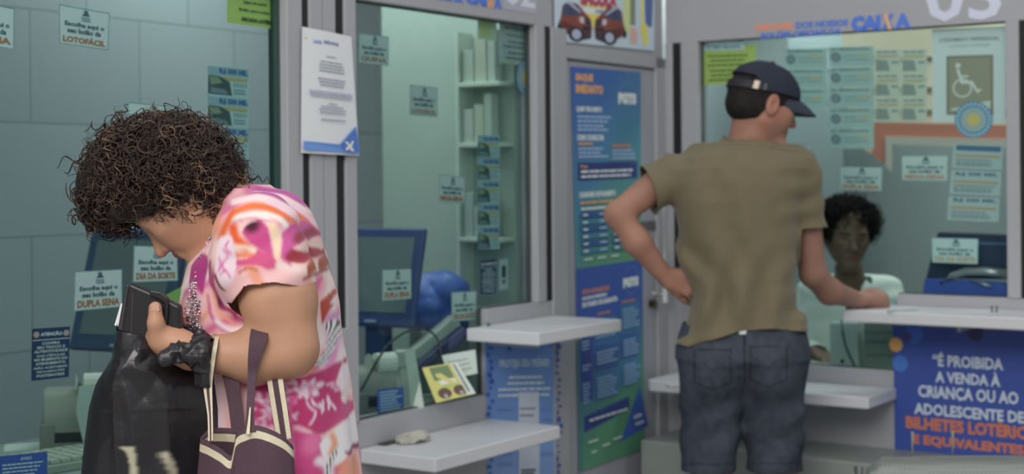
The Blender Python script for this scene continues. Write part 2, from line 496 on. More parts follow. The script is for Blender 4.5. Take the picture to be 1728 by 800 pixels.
# ------------------------------------------------------------------ the setting
FRAME = mat((140, 142, 147), .42, noise=.03, nscale=3, bump=.03, bscale=30)
PANEL = mat((142, 144, 150), .5, noise=.04, nscale=4)
DARK = mat((24, 25, 28), .5)
GASKET = mat((52, 62, 60), .6)
ALU = mat((150, 152, 160), .3, metal=.25)
GLASS = glass_mat((0.865, 0.94, 0.935), 0.12, 'float_glass')
GLASSEDGE = mat((70, 110, 100), .2)

def S_(name, b, m, **kw): return b.build(name, m, kind='structure', **kw)
TH = 0.07
xL = -4.6
xa = lambda p: wx('A', p)
xb = lambda p: wx('B', p)
Zt, Zm, Zb = 1.895, 1.005, 0.745

b = MB()
b.wbox('A', xL, xa(950), -TH, 0, 0.0, Zb)
b.wbox('A', xa(820), xa(934), -TH, 0, Zb, Zm)
b.wbox('A', xL, xa(934), -TH, 0, Zt, 2.75)
b.wbox('A', xa(934), 0, -TH, -.012, 1.84, 2.75)
S_('wall_left', b, FRAME, bevel=.002)
b = MB()
b.wbox('B', 0, 3.2, -TH, 0, 0.0, Zb)
b.wbox('B', xb(1512), 3.2, -TH, 0, Zb, Zm)
b.wbox('B', 0, 3.2, -TH, 0, Zt, 2.75)
S_('wall_right', b, FRAME, bevel=.002)
# pillar between the first and second window: three aluminium profiles and two black channels
b = MB(); b.wbox('A', xa(484) + .01, xa(601) - .01, -TH, -.003, Zb, Zt + .3)
S_('trim_1', b, DARK)
b = MB()
b.wbox('A', xa(484), xa(510), -TH + .01, .005, Zb, Zt + .3); b.wbox('A', xa(523), xa(545), -TH + .01, .005, Zm, Zt + .3)
b.wbox('A', xa(546.5), xa(567), -TH + .01, .004, Zm, Zt + .3); b.wbox('A', xa(582), xa(601), -TH + .01, .005, Zb, Zt + .3)
b.wbox('A', xa(510), xa(582), -TH + .01, .006, Zb, Zm)
S_('trim_2', b, FRAME, bevel=.003)
b = MB(); b.wbox('A', xa(572), xa(578), -TH + .01, -.012, Zm, Zt)
S_('trim_3', b, mat((92, 88, 86), .4))
# right of window two
b = MB(); b.wbox('A', xa(905), xa(920), -TH + .01, .004, Zm, Zt); b.wbox('A', xa(931), xa(957), -TH + .01, .004, 0, Zt)
S_('trim_4', b, FRAME, bevel=.003)
b = MB(); b.wbox('A', xa(917), xa(934), -TH + .01, -.001, Zm, Zt - .004)
S_('trim_5', b, DARK)
# corner: door frame post, black channel, window three post
b = MB(); b.wbox('A', xa(1109), 0, -TH, .0, 0, 1.84); b.wbox('B', 0, xb(1137), -TH, .004, 0, Zt)
b.wbox('B', xb(1151), xb(1180), -TH, .004, Zb, Zt); b.wbox('B', xb(1137), xb(1151), -TH, .002, Zb, 1.07)
b.wbox('A', xa(957), 0, -TH, .0, 1.80, 1.84)
S_('trim_6', b, FRAME, bevel=.003)
b = MB(); b.wbox('B', xb(1136), xb(1152), -TH, .0, 1.07, Zt)
S_('trim_7', b, mat((14, 14, 16), .6))
b = MB(); b.wbox('B', xb(1699), xb(1722), -TH, .006, Zm, Zt)
S_('trim_8', b, FRAME, bevel=.003)
b = MB(); b.wbox('B', xb(1722), xb(1722) + .035, -TH, .0, Zm, Zt)
S_('trim_9', b, mat((14, 14, 16), .6))
# plinth along the foot of the right wall
b = MB(); b.wbox('B', 0.05, 3.2, 0, .30, 0, .485)
S_('baseboard_right', b, mat((120, 128, 124), .35, noise=.1, nscale=25), bevel=.006)

def window(n, w, x0, x1, xs, low_left=True, label=None):
    """fixed glazing, deeper on its left part"""
    poly = [(x0, Zb), (xs, Zb), (xs, Zm), (x1, Zm), (x1, Zt), (x0, Zt)] if xs else [(x0, Zb), (x1, Zb), (x1, Zt), (x0, Zt)]
    g = MB(); 
    g.prism([W(w, x, -.034, z) for x, z in poly], -FR(w)[1] * .006)
    o = mk('window_%d' % n, g.V, g.F, GLASS, kind='structure')
    k = MB(); t = .007
    for (xa_, za), (xb_, zb_) in zip(poly, poly[1:] + poly[:1]):
        k.wbox(w, min(xa_, xb_) - (t if xa_ == xb_ else 0) * .5, max(xa_, xb_) + (t if xa_ == xb_ else 0) * .5, -.036, -.022,
               min(za, zb_) - (t if za == zb_ else 0) * .5, max(za, zb_) + (t if za == zb_ else 0) * .5)
    k.build('gasket', GASKET, o)
    return o
window(1, 'A', xL + .3, xa(484), None)
b = MB(); b.wbox('A', xL, xL + .3, -TH, .01, Zb, Zt); S_('trim_10', b, FRAME)
b = MB(); b.wbox('A', xa(479.5), xa(484), -.05, -.02, Zb, Zt); S_('trim_11', b, mat((40, 66, 62), .3))
window(2, 'A', xa(601), xa(905), xa(820))
window(3, 'B', xb(1180), xb(1699), xb(1512))
b = MB(); b.wbox('B', xb(1722) + .035, 3.2, -TH, -.001, Zm, Zt); S_('trim_12', b, FRAME)
# thin dark line where the glazing of window two meets the header
# door leaf with its frame
b = MB(); b.wbox('A', xa(957) + .004, xa(1109) - .006, -.05, -.012, .02, 1.795)
door = S_('door_1', b, mat((136, 140, 150), .45, noise=.03), bevel=.003)
b = MB(); hx = xa(1106)
b.tube([W('A', hx, .035, 1.48), W('A', hx, .035, .95)], .011, 12)
for z in (1.44, .98): b.tube([W('A', hx, -.014, z), W('A', hx, .035, z)], .007, 8)
b.build('door_handle', mat((200, 203, 208), .3, metal=.3), door, smooth=False)
b = MB(); b.tube([W('A', xa(1101), -.014, .945), W('A', xa(1101), .004, .945)], .020, 18); b.tube([W('A', xa(1101), .0, .945), W('A', xa(1101), .012, .945)], .009, 14)
b.build('lock_cylinder', mat((110, 96, 70), .35, metal=.8), door)
b = MB(); b.wbox('A', xa(1086), xa(1107), -.012, -.004, 1.215, 1.245)
b.build('latch_plate', mat((100, 96, 100), .4, metal=.4), door)

# outside ground, inner floor, tiled back wall, inner walls, ceiling
def ob(name, x0, x1, y0, y1, z0, z1, m, **kw):
    b = MB(); b.box(lambda x, y, z: np.array([x, y, z]), x0, x1, y0, y1, z0, z1); return b.build(name, m, kind='structure', **kw)
ob('floor', -7, 7, -5, 13, -.1, 0, mat((120, 118, 114), .6, noise=.1, nscale=6))
tile = bpy.data.materials.new('glazed_blocks'); tile.use_nodes = True
nt = tile.node_tree; bs = nt.nodes['Principled BSDF']
uvn = nt.nodes.new('ShaderNodeTexCoord'); mp = nt.nodes.new('ShaderNodeMapping'); mp.inputs['Rotation'].default_value = (math.pi / 2, 0, 0)
sxyz = nt.nodes.new('ShaderNodeSeparateXYZ'); cxyz = nt.nodes.new('ShaderNodeCombineXYZ')
nt.links.new(uvn.outputs['Object'], sxyz.inputs[0]); nt.links.new(sxyz.outputs['X'], cxyz.inputs['X']); nt.links.new(sxyz.outputs['Z'], cxyz.inputs['Y'])
bk = nt.nodes.new('ShaderNodeTexBrick'); bk.inputs['Scale'].default_value = 1.0
bk.inputs['Brick Width'].default_value = .43; bk.inputs['Row Height'].default_value = .345; bk.inputs['Mortar Size'].default_value = .0035
bk.inputs['Mortar Smooth'].default_value = .6
BLK_OFF = (0.16, 0.14)
off = nt.nodes.new('ShaderNodeVectorMath'); off.operation = 'ADD'; off.inputs[1].default_value = (BLK_OFF[0], BLK_OFF[1], 0)
nt.links.new(cxyz.outputs[0], off.inputs[0]); nt.links.new(off.outputs[0], bk.inputs['Vector'])
c1 = alb((124, 134, 139)); c2 = alb((119, 129, 135)); cm = alb((94, 105, 109))
bk.inputs['Color1'].default_value = (*c1, 1); bk.inputs['Color2'].default_value = (*c2, 1); bk.inputs['Mortar'].default_value = (*cm, 1)
nt.links.new(bk.outputs['Color'], bs.inputs['Base Color']); bs.inputs['Roughness'].default_value = .6
BACK = -1.12
b = MB(); b.wbox('A', xL, 3.6, BACK - .08, BACK, 0, 2.75)
Rf = np.eye(4); Rf[:3, 0] = UA; Rf[:3, 1] = -NA
o = mk('wall_back', b.V, b.F, tile, kind='structure', rot=Rf)
INW = mat((128, 140, 140), .7)
b = MB(); b.wbox('B', BACK * -1 * 0 - 1.2, 3.6, -3.08, -3.0, 0, 2.75); S_('wall_back_right', b, INW)
b = MB(); b.wbox('B', 3.2, 3.28, -3.0, 0, 0, 2.75); S_('wall_side_right', b, INW)
b = MB(); b.wbox('A', xL - .08, xL, BACK, 0, 0, 2.75); S_('wall_side_left', b, INW)
b = MB(); b.wbox('A', xL, 3.4, -1.2, -TH, 2.6, 2.68); S_('ceiling_left', b, mat((150, 155, 155), .7))
b = MB(); b.wbox('B', 0.0, 3.28, -3.08, -TH, 2.6, 2.68); S_('ceiling_right', b, mat((150, 155, 155), .7))
# partition that closes booth two, at right angles to the glass, and the one beside booth three
PX = xa(903)
b = MB(); b.wbox('A', PX + .015, PX + .04, -.64, -TH, 0, 2.6)
S_('wall_partition', b, mat((138, 155, 146), .5, noise=.03, nscale=3))
# inner worktops
b = MB(); b.wbox('A', xL + .05, PX, -.62, -TH - .012, .70, .73)
b.wbox('A', xL + .05, PX, -.60, -.57, 0, .70)
S_('trim_13', b, mat((112, 128, 122), .5), bevel=.003)
b = MB(); b.wbox('B', .12, 3.1, -.50, -TH - .012, .70, .73); b.wbox('B', .12, 3.1, -.15, -.12, 0, .70)
S_('trim_14', b, mat((122, 132, 128), .5), bevel=.003)
# indoor ceiling lamps
def lamp(w, x, out, wat):
    b = MB(); b.wbox(w, x - .6, x + .6, out - .08, out + .08, 2.56, 2.60)
    o = b.build('ceiling_light', mat((170, 172, 172), .5), label='slim fluorescent batten on the indoor ceiling, %s' % {('A', -3.2): 'leftmost, over the left booth', ('A', -1.9): 'second from the left', ('A', -1.25): 'over the middle booth', ('A', .9): 'past the corner, by the back wall', ('A', 2.3): 'farthest, by the back wall', ('B', 1.3): 'over the right booth'}[(w, x)], cat='ceiling light', group='indoor ceiling lights')
    area_light('tube_light', W(w, x, out, 2.54), 1.1, .12, wat, (.97, 1, .96))
for x, k_ in ((-3.2, .48), (-1.9, .52), (-1.25, 1.7), (.9, 1.5), (2.3, 2.0)): lamp('A', x, -.55, INDOOR_W * k_)  # last two, past the corner, are unseen and added to brighten the back wall
lamp('B', 1.3, -1.2, INDOOR_W * 2.6)

# ------------------------------------------------------------------ shelves
SH = mat((176, 179, 184), .35, noise=.02)
def shelf(w, x0, x1, z, label, depth=.262, th=.038, cut_l=0.0, cut_r=.0):
    pts = [(x0, .004), (x1, .004), (x1, depth - cut_r), (x1 - cut_r, depth), (x0 + cut_l, depth), (x0, depth - cut_l)]
    q = []
    for p in pts:
        if not q or abs(p[0] - q[-1][0]) + abs(p[1] - q[-1][1]) > 1e-6: q.append(p)
    b = MB(); b.prism([W(w, x, y, z - th) for x, y in q], np.array([0, 0, th]))
    o = b.build('wall_shelf', SH, label=label, cat='shelf', bevel=.004)
    for f in (.25, .75):
        b = MB(); xx = x0 + (x1 - x0) * f; b.wbox(w, xx - .006, xx + .006, .004, depth * .7, z - th - .022, z - th - .001)
        b.build('bracket', ALU, o)
    return o
uxr = wx('A', 1047, 303, .262)
shelf('A', xa(783), uxr, .957, 'upper white writing shelf between the middle window and the door')
shelf('A', xa(601), wx('A', 942, 303, .262), .672, 'low white shelf under the middle window, scattered with paper scraps')
shelf('B', wx('B', 1420, 303, .262), 2.2, .968, 'upper white shelf the man leans his hand on')
shelf('B', wx('B', 1085, 303, .262), wx('B', 1462, 303, .262), .690, 'low white shelf behind the man in denim shorts', cut_l=.02)
# ------------------------------------------------------------------ signs, posters, tickets
IN = -.043      # just behind the glazing
TEAL, OR, WHT = (60, 100, 112), (172, 112, 62), (205, 214, 212)
def lottery_sign(w, quad, word, label, off=IN, big=1, base=(178, 208, 204), ink=(62, 96, 108), orange=(168, 108, 64)):
    mb_ = sum(base) / 3 + 4; base = tuple(int(.45 * c + .55 * mb_) for c in base)
    it = [('rect', 'border', (96, 140, 140), 0, 0, 1, .02), ('rect', 'border', (96, 140, 140), 0, .98, 1, 1), ('rect', 'border', (96, 140, 140), 0, 0, .012, 1), ('rect', 'border', (96, 140, 140), .988, 0, 1, 1),
          ('poly', 'emblem', ink, [(.49, .05), (.56, .05), (.57, .12), (.61, .20), (.45, .20), (.49, .12)]), ('text', 'lettering', ink, 'loterias', .44, .225, .62, .275), ('text', 'lettering', ink, 'CAIXA', .44, .29, .62, .345, .03),
          ('text', 'lettering', ink, 'Escolha aqui o', .11, .39, .90, .54, .035), ('text', 'lettering', ink, 'seu bolão da', .16, .55, .84, .68, .035),
          ('text', 'game_name', orange, word, .07, .74, .94, .93, .045)]
    return wsheet(w, off, quad).make('lottery_sign', label, 'sign', base, it, group='small pool signs on the glass')
LS = lottery_sign
LS('A', [(-62, -2), (24, 14), (23, 84), (-60, 70)], 'QUINA', 'small white sign on the left window, cut off by the left edge of the photo')
LS('A', [(99, 7), (185, 22), (182, 85), (100, 73)], 'LOTOFÁCIL', 'small white sign high on the left window, left of the yellow sheet, fully in view')
LS('A', [(215, 172), (300, 181), (299, 240), (216, 231)], 'QUINA', 'small white sign on the left window, mostly hidden behind the curly hair')
LS('A', [(126, 458), (206, 454), (206, 518), (124, 526)], 'DUPLA SENA', 'small white sign with ochre capitals just left of the black wallet')
LS('A', [(226, 414), (299, 417), (300, 474), (224, 477)], 'DIA DA SORTE', 'small white sign on the left window, right below the bowed face')
LS('A', [(606, 56), (656, 62), (655, 112), (605, 106)], 'QUINA', 'small pale sign in the top left of the middle window', base=(150, 182, 176), orange=(150, 112, 90))
LS('A', [(692, 143), (738, 148), (738, 198), (691, 194)], 'LOTOFÁCIL', 'small pale sign halfway up the middle window, on the plain partition', base=(152, 184, 178), orange=(150, 112, 90))
LS('A', [(741, 295), (785, 299), (784, 344), (740, 341)], 'MEGA-SENA', 'small pale sign in the middle window, left of the vertical ticket strip', base=(158, 192, 186))
LS('A', [(645, 455), (694, 453), (694, 504), (645, 508)], 'DUPLA SENA', 'small pale sign in front of the blue monitor in the middle window', base=(166, 198, 190))
LS('A', [(762, 493), (804, 491), (803, 540), (762, 543)], 'DIA DA SORTE', 'small pale sign in the middle window, just above the white shelf end', base=(166, 198, 190))
LS('B', [(1417, 281), (1489, 282), (1488, 323), (1417, 321)], 'DUPLA SENA', 'small pale sign in the right window above the head of the clerk', base=(158, 184, 180))
LS('B', [(1521, 263), (1600, 262), (1599, 306), (1522, 305)], 'MEGA-SENA', 'small pale sign in the right window below the red and cream reflection board', base=(170, 190, 184), orange=(182, 130, 104))
LS('B', [(1572, 401), (1651, 403), (1650, 446), (1573, 443)], 'DIA DA SORTE', 'small pale sign in the right window in front of the dark blue box', base=(166, 194, 190), orange=(180, 140, 80))
LS('B', [(1330, 246), (1368, 245), (1368, 280), (1330, 281)], 'QUINA', 'small pale sign in the right window between cap brim and ticket sheets', base=(150, 178, 184))

# dark blue warning and blue notices
NB_ = (30, 52, 96); W1 = (190, 204, 206)
ws = ['CONFIRA', 'SEU TROCO E', 'AUTENTICIDADE', 'DAS CÉDULAS', 'NO MOMENTO DO', 'ATENDIMENTO.', 'NÃO ACEITAMOS', 'RECLAMAÇÕES', 'POSTERIORES']
def warning(quad, label, name='warning_sign'):
    it = [('text', 'lettering', W1, 'ATENÇÃO', .22, .07, .80, .17, .05), ('rect', 'rule', W1, .02, .22, .98, .235), ('ell', 'symbol', (176, 150, 140), .11, .12, .08, .06), ('ell', 'symbol', (176, 150, 140), .90, .12, .08, .06)]
    for i, t in enumerate(ws): it.append(('text', 'lettering', W1, t, .5 - .034 * len(t), .27 + i * .078, .5 + .034 * len(t), .325 + i * .078, .03))
    wsheet('A', IN, quad).make(name, label, 'sign', NB_, it, group='dark blue warning signs')
warning([(54, 555), (118, 551), (116, 636), (53, 643)], 'dark blue warning sign with white capitals low on the left window')
warning([(811, 440), (838, 437), (837, 495), (811, 497)], 'dark blue warning sign in the middle window under the ticket strip')
BL = (40, 84, 170); W2 = (176, 200, 232)
wsheet('A', IN, [(-60, 776), (80, 762), (80, 850), (-60, 862)]).make('blue_notice', 'blue notice with white lines at the bottom of the left window', 'notice', BL,
    [('text', 'lettering', W2, 'AVISO', .66, .06, .8, .12)] + lines('lettering', W2, .44, .98, [.17, .24, .31, .38, .46, .53, .6, .7], .028, 3, .3))
wsheet('A', IN, [(637, 658), (681, 653), (681, 693), (637, 701)]).make('blue_notice', 'little blue notice at the bottom of the middle window', 'notice', BL,
    lines('lettering', W2, .08, .94, [.1, .22, .34, .46, .58, .7, .82], .05, 5, .3))
wsheet('A', IN, [(843, 439), (857, 437), (857, 488), (843, 490)]).make('small_card', 'narrow white card in the middle window beside the dark blue warning', 'card', (150, 176, 176),
    [('rect', 'picture', (48, 60, 66), .25, .2, .75, .6), ('rect', 'picture', (90, 100, 80), .3, .66, .7, .8)])
# yellow sheets
YG = (168, 192, 72)
wsheet('A', IN, [(384, -66), (470, -52), (468, 50), (383, 38)]).make('yellow_notice', 'yellow green sheet at the top of the left window', 'notice', YG,
    lines('lettering', (70, 88, 60), .14, .86, [.1, .2, .3, .4, .5], .03, 8, .4, 'c') + [('text', 'lettering', (58, 74, 56), 'Jogos de quinta', .3, .60, .76, .66), ('text', 'lettering', (58, 74, 56), 'Bolão para todas', .22, .73, .82, .79), ('text', 'lettering', (48, 62, 50), 'ARCADA LOTÉRICA', .26, .86, .97, .94, .05)])
wsheet('B', IN, [(1182, 78), (1276, 76), (1274, 139), (1183, 144)]).make('yellow_notice', 'yellow green sheet in the top left of the right window, above the cap', 'notice', (176, 182, 66),
    [('rect', 'paper_strip', (188, 196, 204), .0, -.06, .8, .12), ('text', 'lettering', (70, 90, 150), 'ÚLTIMO BILHETE', .1, -.02, .72, .08)] + lines('lettering', (98, 108, 40), .1, .9, [.24, .36, .48, .62, .74, .86], .05, 4, .4, 'c'))
# notice taped to the pillar
G = (120, 126, 148)
nt_ = wsheet('A', .012, [(510, 45), (593, 62), (606, 263), (508, 258)], bow=.004)
nt_.make('paper_notice', 'long white paper notice with a blue corner taped on the pillar', 'notice', (192, 196, 218),
    [('text', 'lettering', (96, 120, 190), 'Loterias', .20, .075, .36, .115, .02), ('text', 'lettering', (92, 104, 150), 'informa', .40, .068, .70, .105, .03), ('ell', 'stain', (200, 160, 120), .06, .085, .02, .012)]
    + lines('lettering', G, .44, .64, [.20], .010, 1, 0) + lines('lettering', G, .25, .84, [.245, .27, .295, .32], .010, 2, .3, 'c') + lines('lettering', G, .25, .82, [.385, .41, .435], .010, 3, .3, 'c')
    + lines('lettering', (150, 154, 172), .10, .94, [.49, .505, .525], .014, 9, .1, 'c') + lines('lettering', G, .44, .60, [.585], .010, 3, 0) + lines('lettering', G, .24, .80, [.61, .635, .66], .010, 6, .3, 'c') + lines('lettering', G, .3, .74, [.715], .012, 7, 0)
    + [('poly', 'blue_band', (84, 134, 204), [(0.01, .905), (.62, .915), (.94, .75), (.985, .985), (.012, .975)]), ('poly', 'blue_band', (60, 104, 180), [(.62, .915), (.93, .77), (.975, .975), (.72, .97)], 1),
       ('poly', 'emblem', (214, 214, 220), [(.70, .89), (.76, .89), (.80, .92), (.84, .88), (.88, .88), (.83, .93), (.88, .965), (.82, .965), (.79, .94), (.75, .96), (.70, .96), (.77, .92)], 2), ('poly', 'emblem', (224, 190, 120), [(.78, .91), (.82, .91), (.80, .945)], 3)])
# scratch tickets
def ticket(w, quad, label, group, off=IN, tone=0, coin=False, name='lottery_ticket'):
    if coin:
        it = [('text', 'lettering', (84, 100, 96), 'R$ 1.000,00', .08, .05, .5, .18, .04), ('text', 'lettering', (92, 108, 104), 'BILHETES', .52, .07, .9, .17), ('ring', 'coin', (92, 102, 108), .16, .52, .11, .24, .3), ('ell', 'coin', (120, 132, 136), .16, .52, .07, .15),
              ('rect', 'digits', (128, 150, 150), .34, .42, .64, .50), ('rect', 'digits', (176, 160, 110), .66, .40, .9, .52), ('rect', 'digits', (128, 150, 150), .34, .62, .88, .68)]
        base = (150, 172, 168)
    else:
        it = [('rect', 'blue_band', (122, 160, 172), .0, .02, 1, .30), ('text', 'lettering', (40, 84, 140), 'R$ 500 MIL', .27, .05, .97, .27, .06), ('rect', 'yellow_band', (158, 152, 84), .35, .34, .97, .46),
              ('poly', 'picture', (52, 80, 78), [(.0, .32), (.30, .34), (.52, .5), (.58, .96), (.0, .96)]), ('poly', 'picture', (116, 138, 110), [(.02, .36), (.24, .38), (.34, .55), (.06, .66)], 1), ('poly', 'picture', (96, 126, 138), [(.05, .72), (.4, .78), (.5, .92), (.05, .92)], 1)]
        for i in range(5): it.append(('rect', 'digits', (84, 110, 128), .63 + i * .07, .52, .655 + i * .07, .66))
        it += lines('digits', (104, 134, 144), .62, .95, [.74, .84], .05, 2, .1)
        base = (152, 182, 184)
    return wsheet(w, off, quad).make(name, label, 'ticket', base, it, group=group)
ys = [110, 161, 212, 263]
nm = ['topmost of the tickets above the curly hair', 'second ticket down in the stack beside the curly hair', 'third ticket down in the stack beside the curly hair', 'lowest ticket in the stack beside the curly hair']
for i, y in enumerate(ys):
    y2 = y + 49.5
    q = [(351, y), (419.5, y + 7 - i * .8), (419.5, y2 + 7 - i * .8), (351, y2)]
    ticket('A', q, 'blue and green ticket, ' + nm[i], 'ticket stack on the left window')
for i in range(5):
    y = 228 + i * 38.6
    ticket('A', [(806, y), (843, y + 1.2), (843, y + 38), (806, y + 37.2)], 'lottery ticket in the vertical strip of the middle window, %s' % ['topmost', 'second from top', 'third, in the middle', 'fourth, second from bottom', 'lowest'][i], 'ticket strip in the middle window')
for i in range(3):
    y = 82 + i * 34
    ticket('B', [(1323, y + 1), (1395, y), (1395, y + 33), (1323, y + 34)], 'greyish ticket in the shorter column of the right window, %s of three' % ['upper', 'middle', 'lower'][i], 'coin tickets in the right window', coin=True)
for i in range(5):
    y = 79 + i * 34.6
    ticket('B', [(1396, y + 1), (1474, y - 1), (1475, y + 33), (1401, y + 34)], 'greyish coin ticket in the longer column of the right window, %s' % ['topmost', 'second from top', 'third, in the middle', 'fourth from top', 'lowest'][i], 'coin tickets in the right window', coin=True)
for c, x in enumerate((1476, 1521)):
    for i in range(3):
        y = 84 + i * 41
        wsheet('B', IN, [(x, y), (x + 43, y - 1), (x + 43, y + 39), (x, y + 40)]).make('lottery_ticket', 'cream ticket beside the wheelchair poster, %s row, %s column' % (['upper', 'middle', 'lower'][i], ['left', 'right'][c]), 'ticket', (184, 184, 166),
            [('text', 'lettering', (110, 128, 140), 'R$ 500 MIL', .1, .05, .9, .17, .04), ('rect', 'yellow_band', (178, 158, 110), .1, .24, .9, .34), ('poly', 'picture', (134, 140, 132), [(.05, .42), (.5, .46), (.6, .9), (.05, .9)]), ('rect', 'digits', (130, 140, 140), .66, .5, .92, .6)], group='cream tickets in the right window')
for i in range(3):
    y = 243 + i * 43
    wsheet('B', IN, [(1609 - i * 4, y + i), (1693 - i * 3, y + 3 + i), (1691 - i * 3, y + 44 + i), (1606 - i * 4, y + 40 + i)]).make('lottery_ticket', 'white and ochre ticket at the right edge of the right window, %s of three' % ['upper', 'middle', 'lower'][i], 'ticket', (158, 172, 172),
        [('rect', 'blue_band', (66, 100, 132), .06, .04, .96, .26) if i == 0 else ('text', 'lettering', (84, 106, 130), 'R$ 500 MIL', .1, .06, .94, .24, .04), ('rect', 'yellow_band', (176, 140, 92), .05, .42, .95, .52)] + lines('lettering', (96, 112, 120), .08, .92, [.62, .74, .84], .04, i, .2), group='tickets at the edge of the right window')
# wheelchair poster
wsheet('B', IN, [(1573, 50), (1696, 44), (1697, 208), (1573, 206)]).make('wheelchair_poster', 'white poster with a brown square and wheelchair symbol in the right window', 'poster', (206, 212, 200),
    [('text', 'lettering', (112, 122, 120), 'ATENDIMENTO PREFERENCIAL', .10, .10, .92, .14, .02), ('text', 'lettering', (150, 158, 152), 'Lei Federal 10.048/2000', .24, .17, .80, .2, .02),
     ('rect', 'brown_panel', (130, 118, 98), .20, .29, .84, .92), ('poly', 'brown_panel', (148, 136, 114), [(.235, .315), (.805, .315), (.805, .895), (.235, .895)], 1),
     ('ell', 'wheelchair_symbol', (206, 206, 190), .36, .395, .038, .028), ('poly', 'wheelchair_symbol', (206, 206, 190), [(.335, .435), (.375, .43), (.405, .50), (.50, .50), (.50, .522), (.415, .522), (.43, .56), (.56, .56), (.63, .655), (.67, .64), (.68, .66), (.62, .69), (.54, .59), (.40, .59)], 2),
     ('ring', 'wheelchair_symbol', (206, 206, 190), .42, .635, .135, .10, .17), ('poly', 'wheelchair_symbol', (190, 192, 180), [(.26, .855), (.80, .765), (.80, .845), (.26, .875)], 2)])
def seal(w, cx, cy, rx, ry, label):
    wsheet(w, IN - .002, [(cx - rx, cy - ry), (cx + rx, cy - ry), (cx + rx, cy + ry), (cx - rx, cy + ry)])
    s = wsheet(w, IN + .004, [(cx - rx, cy - ry), (cx + rx, cy - ry), (cx + rx, cy + ry), (cx - rx, cy + ry)])
    n = 40; b = MB(); b.prism([s.pt(.5 + .5 * math.cos(t), .5 - .5 * math.sin(t)) for t in np.linspace(0, 2 * math.pi, n, endpoint=False)], -FR(w)[1] * .0004)
    o = b.build('round_sticker', mat((70, 124, 158), .5), label=label, cat='sticker', group='round seals on the glass')
    for nm, c, r, k in (('inner_ring', (128, 154, 156), .34, 1), ('sun_mark', (176, 160, 76), .20, 2)):
        b = MB(); V = [s.pt(.5 + r * (1 if nm != 'sun_mark' or i % 2 == 0 else .8) * math.cos(t), .5 - r * (1 if nm != 'sun_mark' or i % 2 == 0 else .8) * math.sin(t), .0007 * k) for i, t in enumerate(np.linspace(0, 2 * math.pi, n, endpoint=False))]
        b.add(V, [tuple(range(n))]); b.build(nm, mat(c, .5), o)
    b = MB()
    for i in range(26):
        t = 2 * math.pi * i / 26; a = [s.pt(.5 + r * math.cos(t + d), .5 - r * math.sin(t + d), .0007) for r, d in ((.39, -.06), (.46, -.06), (.46, .06), (.39, .06))]; b.add(a, [(0, 1, 2, 3)])
    b.build('lettering', mat((150, 186, 196), .5), o)
seal('B', 1643, 202, 32, 31, 'round blue sticker with yellow centre over the wheelchair poster')
seal('A', 886, 131, 14, 29, 'round blue sticker with yellow centre at the right of the middle window')
# papers on window two
wsheet('A', IN, [(843, 31), (901, 42), (900, 112), (843, 106)]).make('paper_notice', 'grey white notice in the top right corner of the middle window', 'notice', (146, 164, 158),
    [('text', 'lettering', (70, 84, 82), 'AVISO', .12, .13, .7, .22, .05)] + lines('lettering', (96, 108, 104), .1, .95, [.32, .47, .58, .72, .84], .045, 5, .35, 'c'))
wsheet('A', IN, [(596, -26), (658, -14), (658, 12), (596, 2)]).make('paper_notice', 'edge of a white paper at the very top of the middle window', 'notice', (190, 198, 208),
    lines('lettering', (120, 130, 140), .1, .9, [.3, .5, .7], .08, 5, .35))
wsheet('A', IN, [(806, 25), (838, 31), (838, 70), (806, 66)]).make('yellow_leaflet', 'faded yellow green leaflet high in the middle window', 'leaflet', (160, 184, 150),
    [('ell', 'picture', (168, 178, 96), .4, .5, .26, .42)] )
# header lettering
def header(w, name, label, cat, q, txt, color, parent=None, off=.0015, bold=.05):
    s = wsheet(w, off, q); tv, tf = text2d(txt, bold); V = []
    V = [s.pt(a, 1 - b, .0) for a, b in tv]; n = len(V); V2 = [s.pt(a, 1 - b, -.0012) for a, b in tv]
    edges = {}
    for f in tf:
        for i in range(len(f)):
            e = (f[i], f[(i + 1) % len(f)]); edges[e] = 1
    side = [(a, b_, b_ + n, a + n) for (a, b_) in edges if (b_, a) not in edges]
    side = [(x[1], x[0], x[3], x[2]) for x in side]
    return mk(name, V + V2, list(tf) + side, mat(color, .5), parent, label=label, cat=cat)
BLU = (58, 104, 196); ORG = (208, 122, 84); PAL = (178, 182, 204)
h = header('B', 'shop_lettering', 'large blue wall letters with an orange cross stroke above the right window', 'lettering', [(1436, 27), (1486, 25), (1486, 52), (1436, 54)], 'CAI', BLU, bold=.09)
header('B', 'letter_a', None, None, [(1510, 23), (1537, 22), (1537, 47), (1510, 49)], 'A', BLU, h, bold=.09)
header('B', 'letter_x', None, None, [(1487, 24), (1509, 23), (1509, 49), (1487, 51)], 'X', BLU, h, bold=.09)
s = wsheet('B', .0022, [(1487, 24), (1509, 23), (1509, 49), (1487, 51)]); b = MB(); b.add([s.pt(*q) for q in ((.15, .0), (.42, .0), (.82, 1), (.55, 1))][::-1], [(0, 1, 2, 3)]); b.build('letter_stroke', mat((222, 150, 70), .5), h)
h = header('B', 'slogan_lettering', 'two lines of small wall lettering, orange and blue, left of the large blue letters', 'lettering', [(1275, 41), (1338, 38), (1338, 50), (1275, 53)], 'PARTICIPE', ORG)
header('B', 'second_words', None, None, [(1343, 37), (1431, 32), (1431, 44), (1343, 49)], 'DOS NOSSOS', BLU, h)
header('B', 'second_line', None, None, [(1284, 54), (1420, 45), (1420, 57), (1284, 66)], 'BOLÕES OFICIAIS DA', BLU, h)
header('B', 'booth_number', 'pale number 03 on the wall above the right window', 'number', [(1562, -44), (1690, -50), (1690, 32), (1562, 38)], '03', PAL, bold=.02)
h = header('A', 'shop_lettering', 'large blue wall letters above the middle window, cut by the top edge', 'lettering', [(786, -16), (822, -9), (822, 12), (786, 6)], 'CAI', BLU, bold=.09)
